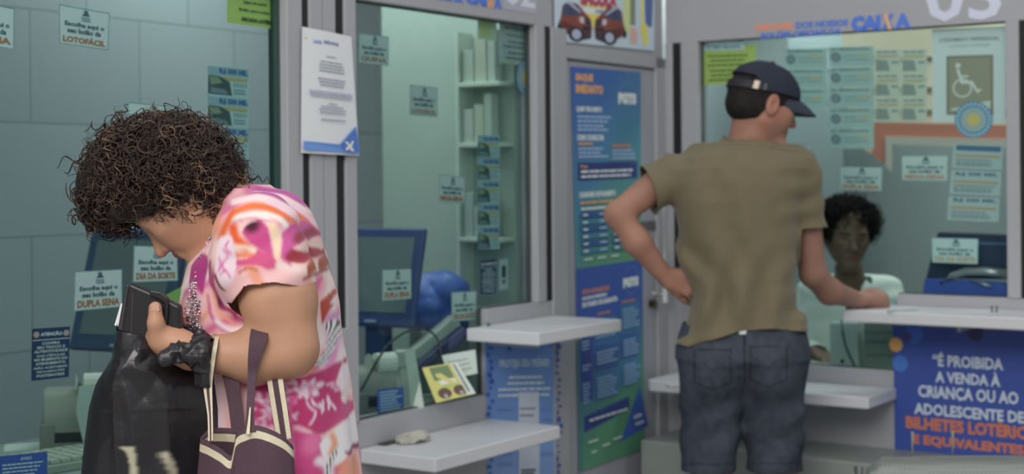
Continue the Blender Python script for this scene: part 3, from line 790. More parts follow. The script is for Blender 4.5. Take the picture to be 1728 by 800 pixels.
header('A', 'letter_x', None, None, [(822, -9), (834, -7), (834, 14), (822, 12)], 'X', (206, 130, 70), h, bold=.09)
header('A', 'letter_a', None, None, [(834, -7), (847, -4), (847, 16), (834, 14)], 'A', BLU, h, bold=.09)
header('A', 'slogan_lettering', 'small blue wall lettering above the middle window, cut by the top edge', 'lettering', [(720, -16), (782, -6), (782, 6), (720, -4)], 'OFICIAIS DA', BLU)
wsheet('A', .001, [(849, -52), (906, -42), (906, 24), (849, 14)]).make('booth_number', 'pale number 02 on a light plate above the middle window', 'number', (150, 152, 166),
    [('text', 'lettering', (184, 188, 206), '02', .04, .12, .94, .88, .02)])

# car poster above the door
def car(dx, w, flip):
    def m(x, y):
        x = (1 - x) if flip else x; return (dx + x * w, y)
    Q = lambda pts: [m(*p) for p in pts]
    return [('poly', 'car_picture', (122, 54, 44), Q([(.02, .62), (.08, .50), (.14, .22), (.30, .12), (.58, .16), (.80, .34), (.96, .46), (1, .66), (.97, .88), (.6, .98), (.45, .92), (.15, .80), (.03, .74)])),
            ('poly', 'car_picture', (56, 66, 98), Q([(.12, .46), (.18, .2), (.3, .15), (.55, .19), (.72, .36), (.5, .42), (.3, .44)]), 1),
            ('poly', 'car_picture', (60, 50, 58), Q([(.66, .78), (.97, .72), (.97, .9), (.64, .97)]), 1),
            ('poly', 'car_picture', (88, 40, 38), Q([(.08, .56), (.5, .66), (.6, .92), (.2, .80)]), 1), ('poly', 'car_picture', (150, 84, 60), Q([(.56, .46), (.9, .54), (.86, .60), (.58, .54)]), 1), ('poly', 'car_picture', (150, 156, 176), Q([(.22, .135), (.36, .12), (.70, .34), (.62, .34)]), 2), ('poly', 'car_picture', (30, 32, 44), Q([(.34, .2), (.36, .2), (.38, .44), (.36, .44)]), 3), ('poly', 'car_picture', (30, 32, 44), Q([(.70, .64), (.95, .64), (.94, .72), (.72, .74)]), 2),
            ('poly', 'car_picture', (176, 178, 190), Q([(.62, .44), (.74, .44), (.76, .56), (.66, .58)]), 2),
            ('poly', 'car_picture', (44, 46, 70), Q([(.78, .44), (.96, .50), (.96, .62), (.80, .60)]), 2),
            ('ell', 'car_wheel', (34, 36, 44), *m(.53, .84), .068 * 1.1, .165), ('ell', 'car_rim', (150, 160, 182), *m(.53, .84), .040 * 1.1, .115),
            ('ell', 'car_wheel', (34, 36, 44), *m(.05, .72), .022, .09)]
ps = wsheet('A', -.006, [(934, -66), (1105, -46), (1104, 86), (936, 69)])
def sc_(it, y0=.42, y1=.98):
    out = []
    for q in it:
        q = list(q)
        if q[0] == 'poly': q[3] = [(x, y0 + y * (y1 - y0)) for x, y in q[3]]
        elif q[0] == 'ell': q[4] = y0 + q[4] * (y1 - y0); q[6] = q[6] * (y1 - y0)
        out.append(tuple(q))
    return out
cars = [q for i in range(2) for q in sc_(car(.03 + i * .34, .32, i == 1))]
ps.make('car_poster', 'poster of two red cars above the blue covered door', 'poster', (166, 186, 200),
    [('poly', 'yellow_field', (200, 186, 50), [(.26, .50), (.50, .52), (.42, .78), (.36, .78)]), ('rect', 'yellow_field', (176, 190, 120), .66, .0, .74, .8), ('rect', 'side_picture', (112, 124, 96), .735, .0, .79, .70), ('rect', 'side_picture', (190, 150, 140), .735, .74, .81, .94),
     ('rect', 'yellow_field', (200, 190, 60), .85, .0, .88, .7), ('poly', 'side_picture', (70, 96, 150), [(.88, 0), (.99, 0), (.97, .7), (.9, .7)]), ('poly', 'side_picture', (190, 190, 40), [(.84, .72), (.92, .66), (.93, .92), (.88, .96)]),
     ('text', 'lettering', (170, 52, 66), 'SACOLA', .24, .30, .60, .52, .08), ('rect', 'price_band', (190, 206, 224), .26, .54, .58, .61), ('text', 'lettering', (80, 90, 170), 'CHEIA', .38, .55, .48, .60, .05)] + cars)

# benefit posters on the door
def grad(a, b, c):
    a, b, c = map(np.array, (a, b, c))
    def f(u, v):
        t = np.clip(v * .8 + u * .35 + .05 * math.sin(u * 9 + v * 5) - .05, 0, 1)
        return a * (1 - 2 * t) + b * 2 * t if t < .5 else b * (2 - 2 * t) + c * (2 * t - 1)
    return f
PW, PB, PO = (190, 204, 220), (34, 50, 112), (200, 140, 72)
def benefit1():
    it = [('text', 'headline', PO, 'SAQUE', .06, .03, .30, .075, .07), ('text', 'headline', PO, 'IMEDIATO', .06, .085, .44, .13, .07),
          ('ring', 'emblem', (72, 108, 160), .80, .15, .15, .095, .12), ('text', 'emblem_letters', PW, 'FGTS', .66, .115, .93, .175, .09),
          ('text', 'lettering', PW, 'QUEM TEM DIREITO', .06, .195, .42, .225, .05), ('text', 'lettering', PW, 'COMO CONSULTAR', .06, .335, .44, .365, .05),
          ('rect', 'dark_panel', PB, .06, .475, .94, .565), ('text', 'lettering', PO, 'Prazo', .10, .485, .2, .503), ('text', 'lettering', PW, 'CALENDÁRIO DE PAGAMENTO', .07, .615, .60, .65, .05)]
    it += lines('lettering', (130, 160, 200), .07, .60, [.24, .262, .285, .305], .012, 3, .4) + lines('lettering', PO, .07, .3, [.375], .012, 4, .3)
    it += lines('lettering', (130, 160, 200), .07, .50, [.40, .42, .44], .012, 5, .3) + lines('lettering', (170, 120, 90), .55, .93, [.385], .016, 6, .3) + lines('lettering', (130, 160, 200), .55, .9, [.41, .43, .45], .012, 7, .3)
    it += lines('lettering', PW, .09, .9, [.515, .54], .011, 8, .2) + lines('lettering', PO, .07, .93, [.67], .012, 9, .2)
    for c in (.06, .52):
        it += lines('lettering', PW, c + .02, c + .40, [.70], .012, 2, 0)
        for r in range(6 if c < .5 else 6):
            y = .725 + r * .036; it.append(('rect', 'table_row', (38, 76, 140) if r % 2 == 0 else (44, 110, 142), c + .01, y, c + .42, y + .024)); it += [('rect', 'table_text', PW, c + .04, y + .008, c + .11, y + .016), ('rect', 'table_text', (140, 170, 200), c + .28, y + .008, c + .39, y + .016)]
    it += [('rect', 'lettering', PW, .1, .955, .22, .962), ('rect', 'lettering', PW, .3, .955, .42, .962), ('rect', 'lettering', PW, .5, .955, .62, .962)]
    return it
wsheet('A', -.008, [(963, 112), (1081, 122), (1082, 438), (972, 454)]).make('benefit_poster', 'tall blue and green poster with orange headline on the upper door', 'poster', None, benefit1(), cf=grad((44, 82, 160), (50, 116, 146), (72, 134, 94)), res=(8, 24), layer=.0005)
def benefit2():
    it = [('text', 'headline', (190, 110, 70), 'NOVA MODALIDADE', .08, .105, .48, .13, .05), ('text', 'headline', PW, 'SAQUE-ANIVERSÁRIO', .08, .138, .44, .16, .06), ('text', 'headline', PW, 'DO FUNDO DE GARANTIA', .08, .168, .60, .195, .06),
          ('ring', 'emblem', (60, 96, 156), .82, .10, .13, .075, .14), ('text', 'emblem_letters', PW, 'FGTS', .69, .085, .93, .135, .09),
          ('rect', 'dark_panel', (36, 60, 134), .04, .26, .21, .66), ('rect', 'table_row', (36, 92, 148), .24, .26, .60, .40), ('rect', 'table_row', (34, 78, 140), .24, .41, .60, .53), ('rect', 'table_row', (38, 100, 150), .24, .54, .60, .67),
          ('rect', 'table_row', (36, 100, 150), .63, .22, .93, .37), ('rect', 'table_row', (34, 84, 144), .63, .38, .93, .50), ('rect', 'table_row', (40, 108, 152), .63, .51, .93, .64),
          ('poly', 'dark_panel', (38, 60, 124), [(.08, .735), (.76, .70), (.76, .765), (.08, .815)]), ('poly', 'corner_flag', (42, 84, 170), [(.93, .66), (1.06, .885), (.62, .92)])]
    it += lines('lettering', (170, 110, 90), .3, .5, [.235], .012, 1, 0) + lines('lettering', (170, 110, 90), .66, .88, [.20], .012, 2, 0)
    for x0, x1, y0, y1 in ((.06, .19, .36, .40), (.06, .19, .48, .5), (.06, .19, .57, .66), (.26, .58, .28, .36), (.26, .58, .43, .5), (.26, .58, .56, .66), (.65, .91, .24, .34), (.65, .91, .40, .48), (.65, .91, .53, .63)):
        it += lines('table_text', (120, 156, 190), x0, x1, list(np.arange(y0, y1, .018)), .009, int(x0 * 99 + y0 * 55), .3)
    it += lines('table_text', PW, .12, .7, [.752], .01, 5, 0) + [('rect', 'lettering', PW, .1, .86, .24, .868), ('rect', 'lettering', PW, .14, .915, .22, .922), ('rect', 'lettering', PW, .3, .90, .42, .907), ('rect', 'lettering', PW, .46, .885, .6, .892),
           ('text', 'headline', (200, 204, 214), 'CAIXA', .78, .80, .92, .82, .06), ('text', 'headline', (200, 204, 214), 'AQUI', .8, .84, .94, .86, .06)]
    return it
wsheet('A', -.0075, [(972, 455), (1084, 437), (1088, 757), (977, 797)]).make('benefit_poster', 'tall blue poster with tables and a green foot on the lower door', 'poster', None, benefit2(), cf=lambda u, v: np.array((42, 76, 154)) * (1 - max(0, min(1, (v + u * .3 - .45) * 2))) + np.array((66, 132, 98)) * max(0, min(1, (v + u * .3 - .45) * 2)) if not (u < .1 and v > .3) else np.array((50, 108, 116)), res=(10, 24), layer=.0005)
# prize poster under the shelf
pq = [(819, 574), (946, 571), (944, 860), (823, 862)]
it = [('text', 'headline', (150, 176, 204), 'PROTEJA SEU PRÊMIO', .17, .105, .84, .175, .07)]
it += lines('lettering', (176, 196, 224), .24, .8, [.215, .25], .014, 2, .2, 'c') + lines('lettering', (176, 196, 224), .14, .86, [.285, .32], .014, 4, .1, 'c')
it += [('rect', 'ticket_picture', (170, 180, 198), .41, .31, .69, .50), ('rect', 'ticket_picture', (170, 180, 198), .41, .62, .70, .82)]
it += lines('ticket_text', (110, 116, 130), .43, .66, [.40, .44], .012, 3, .3) + lines('ticket_text', (60, 64, 74), .44, .66, [.76, .78], .012, 3, .3) + lines('lettering', (90, 130, 190), .14, .36, [.40, .60, .66, .72], .012, 6, .2) + lines('lettering', (90, 130, 190), .73, .88, [.40, .46, .66], .012, 7, .2)
rr = random.Random(4)
for i in range(26):
    for x in (rr.uniform(.0, .06), rr.uniform(.93, .99)):
        y = i / 26 + .01; it.append(('ell', 'confetti', (30, 70, 160), x, y, rr.uniform(.012, .03), rr.uniform(.006, .016)))
for i in range(9): it.append(('ell', 'confetti', (28, 62, 150), rr.uniform(.03, .97), rr.uniform(.01, .055), .02, .015))
wsheet('A', .001, pq).make('prize_poster', 'light blue poster with a dotted border under the upper shelf', 'poster', None, it, cf=lambda u, v: np.array((74, 120, 190)) * (1 - v) + np.array((118, 150, 200)) * v, res=(2, 10), rough=.4)
# prohibition poster on the right wall
bq = [(1507, 549), (1792, 562), (1796, 800), (1510, 768)]
def LX(px0, py0, px1, py1): # pixel box to poster coordinates
    u = lambda x, y: (x - 1507 - (y - 549) * .014) / 285; v = lambda x, y: (y - 549 - (x - 1507) * .055) / 221
    return u(px0, (py0 + py1) / 2), v((px0 + px1) / 2, py0 + 2), u(px1, (py0 + py1) / 2), v((px0 + px1) / 2, py1 + 2)
WW = (176, 190, 222); OO = (188, 98, 52)
tx = [('“É PROIBIDA', 1577, 600, 1697, 619, WW), ('A VENDA À', 1582, 628, 1692, 646, WW), ('CRIANÇA OU AO', 1552, 652, 1722, 677, WW), ('ADOLESCENTE DE:', 1545, 683, 1736, 702, WW), ('BILHETES LOTÉRICOS', 1530, 702, 1768, 728, OO), ('E EQUIVALENTES.', 1542, 736, 1736, 755, OO), ('LEI FEDERAL 8.069/90 ECA', 1556, 772, 1740, 786, WW)]
it = []
for t, a, b_, c, d, colr in tx:
    x0, y0, x1, y1 = LX(a, b_ - (5 if t[1] == 'É' or 'À' in t else 0), c, d); it.append(('text', 'lettering', colr, t, x0, y0, x1, y1, .03 if colr == WW else .05))
for x, y, r, colr in ((1511, 580, 12, (196, 142, 50)), (1545, 562, 16, (40, 90, 180)), (1520, 612, 14, (44, 104, 184)), (1650, 560, 14, (46, 44, 96)), (1600, 566, 7, (38, 62, 146)), (1532, 566, 8, (70, 60, 110))):
    x0, y0, x1, y1 = LX(x - r, y - r, x + r, y + r); it.append(('ell', 'confetti', colr, max((x0 + x1) / 2, (x1 - x0) / 2 * .4), (y0 + y1) / 2, (x1 - x0) / 2, (y1 - y0) / 2))
wsheet('B', .0015, bq).make('prohibition_poster', 'large royal blue poster with white and orange capitals under the right shelf', 'poster', (42, 70, 150), it, rough=.4)
# ------------------------------------------------------------------ the woman in the flowered dress
SKIN_W = (163, 116, 85)
def px2(X):
    """garment pattern coordinates: 969 per metre, x to the right and y down, seen from the garment's side"""
    return CX + X[:, 0] * 1008., HY - (X[:, 2] - CAM_Z) * 1008.
YW = 2.60
Rw = lambda px, Y=YW: pr(px, Y)
# torso outline of the dress: image rows -> front and back edge at the body's own depth
YT = 2.70
rows = np.array([318, 335, 360, 400, 440, 480, 520, 560, 600, 650, 700, 760, 830, 900, 1000, 1150, 1250])
fr = np.array([402, 388, 380, 366, 328, 310, 306, 312, 322, 334, 340, 338, 330, 322, 318, 312, 310])
bk_ = np.array([452, 486, 512, 536, 551, 560, 567, 573, 579, 586, 592, 598, 606, 612, 618, 622, 624])
hw = np.array([.10, .15, .180, .195, .195, .19, .185, .185, .19, .20, .21, .22, .23, .23, .235, .24, .24])
zz = np.array([P(450, r, YT)[2] for r in rows]); xf = np.array([P(f, 400, YT)[0] for f in fr]); xk = np.array([P(f, 400, YT)[0] for f in bk_])
def torso_w(X, inset=0.0, fold=0.0):
    z = X[:, 2]; o = np.argsort(zz)
    a0 = np.interp(z, zz[o], xf[o]); a1 = np.interp(z, zz[o], xk[o]); b = np.interp(z, zz[o], hw[o]) - inset
    cx = (a0 + a1) / 2; a = (a1 - a0) / 2 - inset
    # fuller at the back and bust: superellipse of power 2.3
    d = ((np.abs((X[:, 0] - cx) / a) ** 2.3 + np.abs((X[:, 1] - YT) / b) ** 2.3) ** (1 / 2.3) - 1) * np.minimum(a, b)
    d = np.maximum(d, z - zz.max()); d = np.maximum(d, zz.min() - z)
    if fold:
        ang = np.arctan2(X[:, 1] - YT, X[:, 0] - cx)
        hang = np.clip((1.12 - z) / .35, 0, 1)
        d = d - fold * hang * np.sin(ang * 9 + 1.3 * np.sin(z * 5) + 2 * vnoise(X * [1, 1, .4], 4, 3)) 
        d = d - (fold * .9) * (vnoise(X * [1, 1, .8], 11, 5) - .5) - fold * .5 * np.sin((X[:, 0] * .8 + z * .7) * 55 + 6 * vnoise(X, 5, 8)) * np.clip((z - 1.08) / .1, 0, 1) * np.clip((1.30 - z) / .1, 0, 1)
    return d
sh_n = P(452, 402, 2.535)        # near shoulder
el_n = P(488, 585, 2.50)
wr_n = P(322, 594, 2.475)
B_ = SDF()
B_.fn(lambda X: torso_w(X, .014))
# neck and bowed head
hc = P(311, 332, 2.655); hf = np.array([-.62, .03, -.785]); hu = np.array([-.785, 0.02, .62])
TW, RW = head(B_, hc, hf, hu, H=.225)
B_.rc(P(415, 380, 2.68), .056, P(345, 350, 2.67), .060, k=.04)
B_.rc(P(430, 400, 2.68), .056, P(400, 378, 2.68), .054, k=.03)
# near arm
B_.rc(sh_n, Rw(56), P(470, 505, 2.51), Rw(60), k=.02)
B_.rc(P(470, 505, 2.51), Rw(60), el_n, Rw(45), k=.02)
B_.rc(P(484, 590, 2.50), Rw(43), P(430, 602, 2.495), Rw(41), k=.03)
B_.rc(P(430, 602, 2.495), Rw(41), wr_n, Rw(25), k=.02)
# near hand: heel of the hand, thumb up along the purse, fingers under and behind it
B_.rc(wr_n, Rw(25), P(292, 580, 2.475), Rw(23), k=.02)
B_.rc(P(292, 580, 2.478), Rw(24), P(262, 568, 2.485), Rw(19), k=.02)
B_.rc(P(284, 592, 2.495), Rw(18), P(250, 590, 2.505), Rw(15), k=.02)
B_.rc(P(270, 573, 2.468), Rw(19), P(263, 545, 2.455), Rw(13.5), k=.012)
B_.rc(P(263, 547, 2.455), Rw(12.6), P(262, 520, 2.456), Rw(10.5), k=.005)
for i, (x0, y0, x1, y1, x2, y2, r) in enumerate(((250, 576, 232, 556, 234, 528, 9.5), (248, 588, 224, 572, 222, 545, 9.5), (250, 600, 222, 590, 214, 566, 9), (256, 608, 232, 606, 218, 590, 8))):
    B_.rc(P(x0, y0, 2.50), Rw(r + 2), P(x1, y1, 2.528 + .004 * i), Rw(r), k=.008); B_.rc(P(x1, y1, 2.528 + .004 * i), Rw(r), P(x2, y2, 2.556), Rw(r - 1.5), k=.005)
# far arm: bent the same way, its hand steadies the bag behind the purse
B_.rc(P(440, 400, 2.86), Rw(50), P(440, 575, 2.90), Rw(43), k=.02)
B_.rc(P(440, 575, 2.90), Rw(38), P(322, 600, 2.66), Rw(24), k=.02)
hand(B_, P(322, 602, 2.66), P(262, 578, 2.60) - P(322, 602, 2.66), np.array([0, -1, .1]), np.array([0, 0, 1]), L=.165, curl=(12, 22, 18), thumb=(35, 12))
# legs
for y in (2.61, 2.79):
    B_.rc(P(452, 950, y), .085, np.array([P(458, 400, y)[0], y, .48]), .058, k=.03)
    kx = P(462, 400, y)[0]
    B_.rc(np.array([kx, y, .48]), .056, np.array([kx, y, .36]), .056, k=.02); B_.rc(np.array([kx, y, .36]), .056, np.array([kx, y, .075]), .034, k=.02)
    B_.rc(np.array([kx + .02, y, .042]), .036, np.array([kx - .12, y, .026]), .026, k=.02); B_.rc(np.array([kx - .12, y + .015, .024]), .024, np.array([kx - .14, y - .02, .022]), .022, k=.02)
V, Q = B_.mesh((-.86, 2.35, -.002), (.10, 3.02, 1.50), .0042)
V, Q = largest(V, Q)
V[:, 2] = np.maximum(V[:, 2], .001)
tone = .90 + .2 * vnoise(V, 30, 2)
cols = alb(SKIN_W)[None] * tone[:, None]
# lips and nails have their own colour
lip = np.linalg.norm((V - TW(0, .37, -.26)) / np.array([.022, .016, .014]), axis=1) < 1
cols[lip] = alb((140, 78, 70))
woman = mk('person', V, Q, vmat(.5, .4, .12, 260, sss=.03), smooth=True, cols=cols, cat='person',
           label='person in a pink flowered dress, head bowed over a black purse, bags on one arm')
for s in (-1, 1):
    b = MB(); b.sphere(TW(s * .145, .30, .025), .0125, 14, 10); b.build('eye', mat((190, 186, 178), .2), woman, smooth=True)
b = MB(); b.prism([P(x, y, 2.4445 + (y - 520) * .0003) for x, y in ((256, 513), (262, 510), (268, 513), (269, 524), (262, 528), (255, 524))], np.array([0, .002, 0]))
b.build('thumbnail', mat((190, 142, 118), .3), woman)

# dress
D_ = SDF()
D_.fn(lambda X: torso_w(X, 0, .0055))
D_.rc(sh_n + np.array([-.012, 0, .010]), Rw(66), P(455, 470, 2.515), Rw(76), k=.03)
D_.rc(P(395, 400, 2.53), Rw(26), P(388, 458, 2.505), Rw(22), k=.03)       # gathered front of the sleeve
D_.rc(P(440, 400, 2.86), Rw(64), P(438, 470, 2.88), Rw(70), k=.03)
D_.rc(P(425, 376, 2.68), .058, P(462, 384, 2.69), .068, k=.04)
D_.fn(lambda X: 0 * X[:, 0] + 1, k=.001)
def drape(X):
    u, v = px2(X); nearm = np.clip(1 - np.linalg.norm(X - P(455, 420, 2.5), axis=1) / .14, 0, 1)
    return -.0032 * nearm * np.sin((u * .55 + v) * .11 + 4 * vnoise(X, 9, 4)) - .0015 * (vnoise(X, 30, 6) - .5)
_base = D_.p; DD = SDF(); _core = SDF(); _core.p = _base
DD.fn(lambda X: _core(X) + drape(X))
V, Q = DD.mesh((-.80, 2.36, .42), (.06, 3.02, 1.44), .0031)
V, Q = largest(V, Q)
hemA, hemB = P(380, 488, 2.44), P(548, 462, 2.50)
def g_dress(X):
    u, v = px2(X)
    hem = .50 - X[:, 2]
    # sleeve openings: below the hem line, only on the arm's own side
    zline = np.interp(u, [350, 392, 420, 470, 520, 548, 562], [504, 506, 474, 468, 480, 462, 450])
    side = 2.56 + .035 * np.clip((u - 470) / 80, 0, 1)
    near = np.minimum((v - zline) / 969., np.where(X[:, 1] < 2.66, torso_w(X) - .012, -1))
    far = np.minimum((v - 500) / 969., np.where(X[:, 1] > 2.72, torso_w(X) - .012, -1))
    collar = .066 - np.linalg.norm((X - P(362, 368, 2.675)) * np.array([1, .8, 1]), axis=1)
    neck = np.minimum(collar, 5)
    return np.maximum.reduce([hem, near, far, neck])
V, Q = cut(V, Q, g_dress)
V, Q = largest(V, Q)
def inpoly(u, v, poly):
    c = np.zeros(len(u), bool); n = len(poly)
    for i in range(n):
        (x0, y0), (x1, y1) = poly[i], poly[(i + 1) % n]
        m = ((y0 > v) != (y1 > v)) & (u < (x1 - x0) * (v - y0) / (y1 - y0 + 1e-9) + x0); c ^= m
    return c
def mixc(C, m, c, a=1.0):
    c = alb(c, .97); m = np.asarray(m, float)[:, None] * a; return C * (1 - m) + c * m
def smo(x, a, b):
    t = np.clip((x - a) / (b - a), 0, 1); return t * t * (3 - 2 * t)
def segd(u, v, x0, y0, x1, y1):
    dx, dy = x1 - x0, y1 - y0; t = np.clip(((u - x0) * dx + (v - y0) * dy) / (dx * dx + dy * dy + 1e-9), 0, 1)
    return np.hypot(u - x0 - t * dx, v - y0 - t * dy), t
def curve_pts(pts, n=7):
    pts = [np.array(p, float) for p in pts]; out = []
    for i in range(len(pts) - 1):
        p0, p1, p2, p3 = pts[max(i - 1, 0)], pts[i], pts[i + 1], pts[min(i + 2, len(pts) - 1)]
        for j in range(n):
            t = j / n; out.append(.5 * ((2 * p1) + (-p0 + p2) * t + (2 * p0 - 5 * p1 + 4 * p2 - p3) * t * t + (-p0 + 3 * p1 - 3 * p2 + p3) * t ** 3))
    return out + [pts[-1]]
class Dye:
    """brush for printed cloth, working in pattern coordinates"""
    def __init__(s, u, v, C): s.u, s.v, s.C, s.ok = u, v, C, np.ones(len(u))
    def lay(s, m, c, a=1.0):
        m = (m * a * s.ok)[:, None]; s.C = s.C * (1 - m) + dye(c) * m
    def stroke(s, pts, w, c, soft=.5, a=1.0, w1=None):
        q = curve_pts(pts); best = np.full(len(s.u), 1e9)
        lo = np.min(q, 0) - w * 2; hi = np.max(q, 0) + w * 2; k = (s.u > lo[0]) & (s.u < hi[0]) & (s.v > lo[1]) & (s.v < hi[1])
        if not k.any(): return
        n = len(q) - 1; u, v = s.u[k], s.v[k]; b = np.full(len(u), 1e9)
        for i in range(n):
            ww = w + ((w1 if w1 is not None else w) - w) * i / n
            b = np.minimum(b, segd(u, v, *q[i], *q[i + 1])[0] / (ww / 2))
        best[k] = b; s.lay(1 - smo(best, 1 - soft, 1 + soft), c, a)
    def sd(s, poly):
        q = curve_pts(list(poly) + [poly[0]], 4)[:-1]; d = np.full(len(s.u), 60.0); lo = np.min(q, 0) - 12; hi = np.max(q, 0) + 12
        k = (s.u > lo[0]) & (s.u < hi[0]) & (s.v > lo[1]) & (s.v < hi[1])
        if not k.any(): return d
        u, v = s.u[k], s.v[k]; e = np.full(len(u), 1e9)
        for i in range(len(q)): e = np.minimum(e, segd(u, v, *q[i], *q[(i + 1) % len(q)])[0])
        d[k] = np.where(inpoly(u, v, q), -e, e); return d
    def blob(s, poly, c, soft=1.6, c2=None, at=None, r=20):
        d = s.sd(poly); m = 1 - smo(d, -soft, soft); s.lay(m, c)
        if c2 is not None: s.lay(m * (1 - smo(np.hypot(s.u - at[0], s.v - at[1]), r * .25, r)), c2)
        return m
def paint_dress(V):
    u, v = px2(V); far = V[:, 1] > 2.72; u = np.where(far, u + 37, u); v = np.where(far, v + 61, v)
    n1 = vnoise(V, 7, 1) + .5 * vnoise(V, 15, 2); n2 = vnoise(V, 9, 3)
    u = u + (vnoise(V, 24, 7) - .5) * 5; v = v + (vnoise(V, 24, 8) - .5) * 5
    D = Dye(u, v, np.tile(dye((220, 174, 176)), (len(V), 1)))
    w = np.sin(u * .030 + v * .055 + 5 * n1); D.lay(smo(w, .1, .9), (218, 146, 160), .8); D.lay(smo(w, .8, 1), (188, 80, 132), .8)
    w = np.sin(u * .05 - v * .022 + 6 * n2 + 1); D.lay(smo(w, .55, 1), (214, 132, 92), .75)
    w = np.sin(u * .018 + v * .03 + 5 * n1 + 4); D.lay(smo(w, .75, 1), (230, 214, 212), .8)
    c1 = lambda *p: [(340 + x / 3.333, 310 + y / 3.333) for x, y in p]
    c2 = lambda *p: [(400 + x / 3.077, 540 + y / 3.077) for x, y in p]
    c3 = lambda *p: [(300 + x / 4., 400 + y / 4.) for x, y in p]
    # skirt
    D.stroke([(460, 560), (470, 700), (480, 860)], 70, (220, 170, 186), .6); D.stroke([(350, 660), (352, 800), (350, 900)], 60, (222, 190, 200), .7)
    D.stroke(c2((440, 20), (440, 140), (430, 250)), 18, (204, 136, 186), .8); D.stroke(c2((480, 20), (488, 200), (500, 400)), 15, (228, 208, 216), .6)
    D.stroke(c2((510, 0), (545, 200), (575, 400), (600, 560)), 12, (224, 184, 176), .6)
    D.stroke(c2((505, 150), (516, 260), (535, 380), (552, 500)), 14, (206, 106, 56), .7)
    fl = c2((75, 330), (200, 292), (288, 286), (300, 300), (400, 285), (485, 260), (462, 370), (482, 400), (490, 470), (535, 550), (470, 582), (400, 610), (300, 545), (215, 565), (180, 535), (80, 548), (60, 430))
    m = D.blob(fl, (172, 48, 102), 1.3); D.lay(m * smo(n1, .75, 1.1), (196, 80, 132), .7)
    D.blob(c2((280, 560), (340, 590), (400, 610), (408, 700), (440, 760), (440, 830), (420, 980), (290, 980), (280, 700)), (190, 66, 124), 2, (206, 104, 150), c2((370, 650))[0], 26)
    U, Vv = D.u, D.v
    for cx_, cy_, rr in ((512, 660, 19), (452, 692, 13)):
        for k in range(34):
            R = random.Random(k * 7 + int(cx_)); an = R.uniform(0, 6.28); r0 = R.uniform(rr, rr * 2.2); L = R.uniform(8, 20); b = R.uniform(-.35, .35)
            p = [(cx_ + (r0 + L * t) * math.cos(an + b * t) * 1.1, cy_ + (r0 + L * t) * math.sin(an + b * t)) for t in (0, .5, 1)]
            if D.sd(fl) is not None: 
                ok = D.ok; D.ok = m; D.stroke(p, 2.6, (232, 200, 216), .6); D.ok = ok
        D.lay((1 - smo(np.hypot((U - cx_) * .9, (Vv - cy_) * 1.2) + 4 * np.sin(np.arctan2(Vv - cy_, U - cx_) * 7), rr - 4, rr)), (216, 196, 210)); D.lay((1 - smo(np.hypot(U - cx_, Vv - cy_), rr - 5, rr)) * smo(vnoise(V, 150, 3), .5, .6), (196, 110, 156), .8)
    D.stroke(c2((300, 390), (270, 440), (248, 500)), 5, (204, 80, 140)); D.stroke(c2((268, 400), (262, 480), (272, 620)), 7, (202, 84, 138))
    D.blob(c2((398, 660), (450, 605), (540, 570), (562, 650), (550, 740), (480, 790), (440, 770), (412, 720)), (228, 216, 224), 2); D.stroke(c2((452, 630), (466, 680), (450, 720)), 9, (222, 152, 118), .8); D.stroke(c2((400, 740), (440, 800), (430, 980)), 14, (226, 206, 214), .7)
    D.stroke(c2((572, 560), (590, 640), (585, 700)), 9, (220, 150, 116), .7); D.stroke(c2((556, 440), (566, 540), (548, 640)), 5, (160, 50, 110), .6)
    D.blob(c2((508, 728), (548, 738), (545, 640), (556, 600), (566, 680), (550, 778)), (126, 34, 84), 1)
    def ripple(poly, a, f=1.25):
        m = 1 - smo(D.sd(poly), -1, 1); D.lay(m, (222, 218, 224)); s = np.sin(np.hypot(D.u - a[0], (D.v - a[1]) * .8) * f + 1.2 * np.sin(D.v * .12)); D.lay(m * smo(s, .1, .5), (40, 38, 56))
    ripple(c2((408, 36), (468, 44), (462, 110), (436, 220), (400, 262), (356, 246), (395, 200), (418, 120)), (495, 548)); ripple(c2((552, 712), (592, 700), (624, 800), (630, 900), (570, 860)), (545, 800)); ripple(c2((420, 790), (470, 700), (482, 720), (450, 810), (440, 900)), (500, 800))
    # chest
    ok0 = D.ok; D.ok = (~far).astype(float)
    D.stroke(c3((300, 400), (380, 430), (470, 500)), 9, (204, 160, 186), .7); D.stroke(c3((178, 370), (184, 470), (130, 560)), 6, (218, 142, 100), .8)
    D.stroke(c3((180, 380), (205, 520), (280, 620), (370, 668)), 5, (172, 72, 132), .5); D.stroke(c3((228, 350), (245, 480), (340, 560)), 6, (218, 152, 122), .7); D.stroke(c3((240, 560), (330, 620), (430, 590)), 7, (232, 214, 214), .7)
    D.blob(c3((60, 140), (130, 110), (185, 160), (160, 300), (140, 372), (110, 340), (60, 300), (20, 330), (20, 200)), (156, 46, 112), 1.5)
    D.blob(c3((190, 160), (250, 130), (255, 330), (300, 440), (350, 460), (388, 510), (370, 548), (338, 490), (262, 472), (232, 350), (200, 300)), (164, 50, 104), 1.4, (86, 28, 62), c3((270, 420))[0], 14)
    D.stroke(c3((455, 530), (500, 605)), 6, (124, 30, 42)); D.stroke(c3((200, 700), (370, 672), (530, 622)), 3, (178, 56, 106)); D.stroke(c3((390, 655), (540, 612)), 3, (232, 206, 206))
    D.ok = ok0
    # shoulder and sleeve
    sl = ((v < 486) & (u > 355)).astype(float); D.ok = sl
    D.stroke(c1((120, 380), (350, 300), (620, 420)), 60, (226, 186, 180), .4)
    D.stroke(c1((170, 90), (330, 58), (470, 120), (560, 220)), 11, (230, 196, 196), .6); D.stroke(c1((185, 145), (300, 108), (420, 130), (530, 200)), 12, (212, 108, 56), .6); D.stroke(c1((185, 178), (310, 152), (430, 172), (480, 230)), 8, (234, 208, 200), .5)
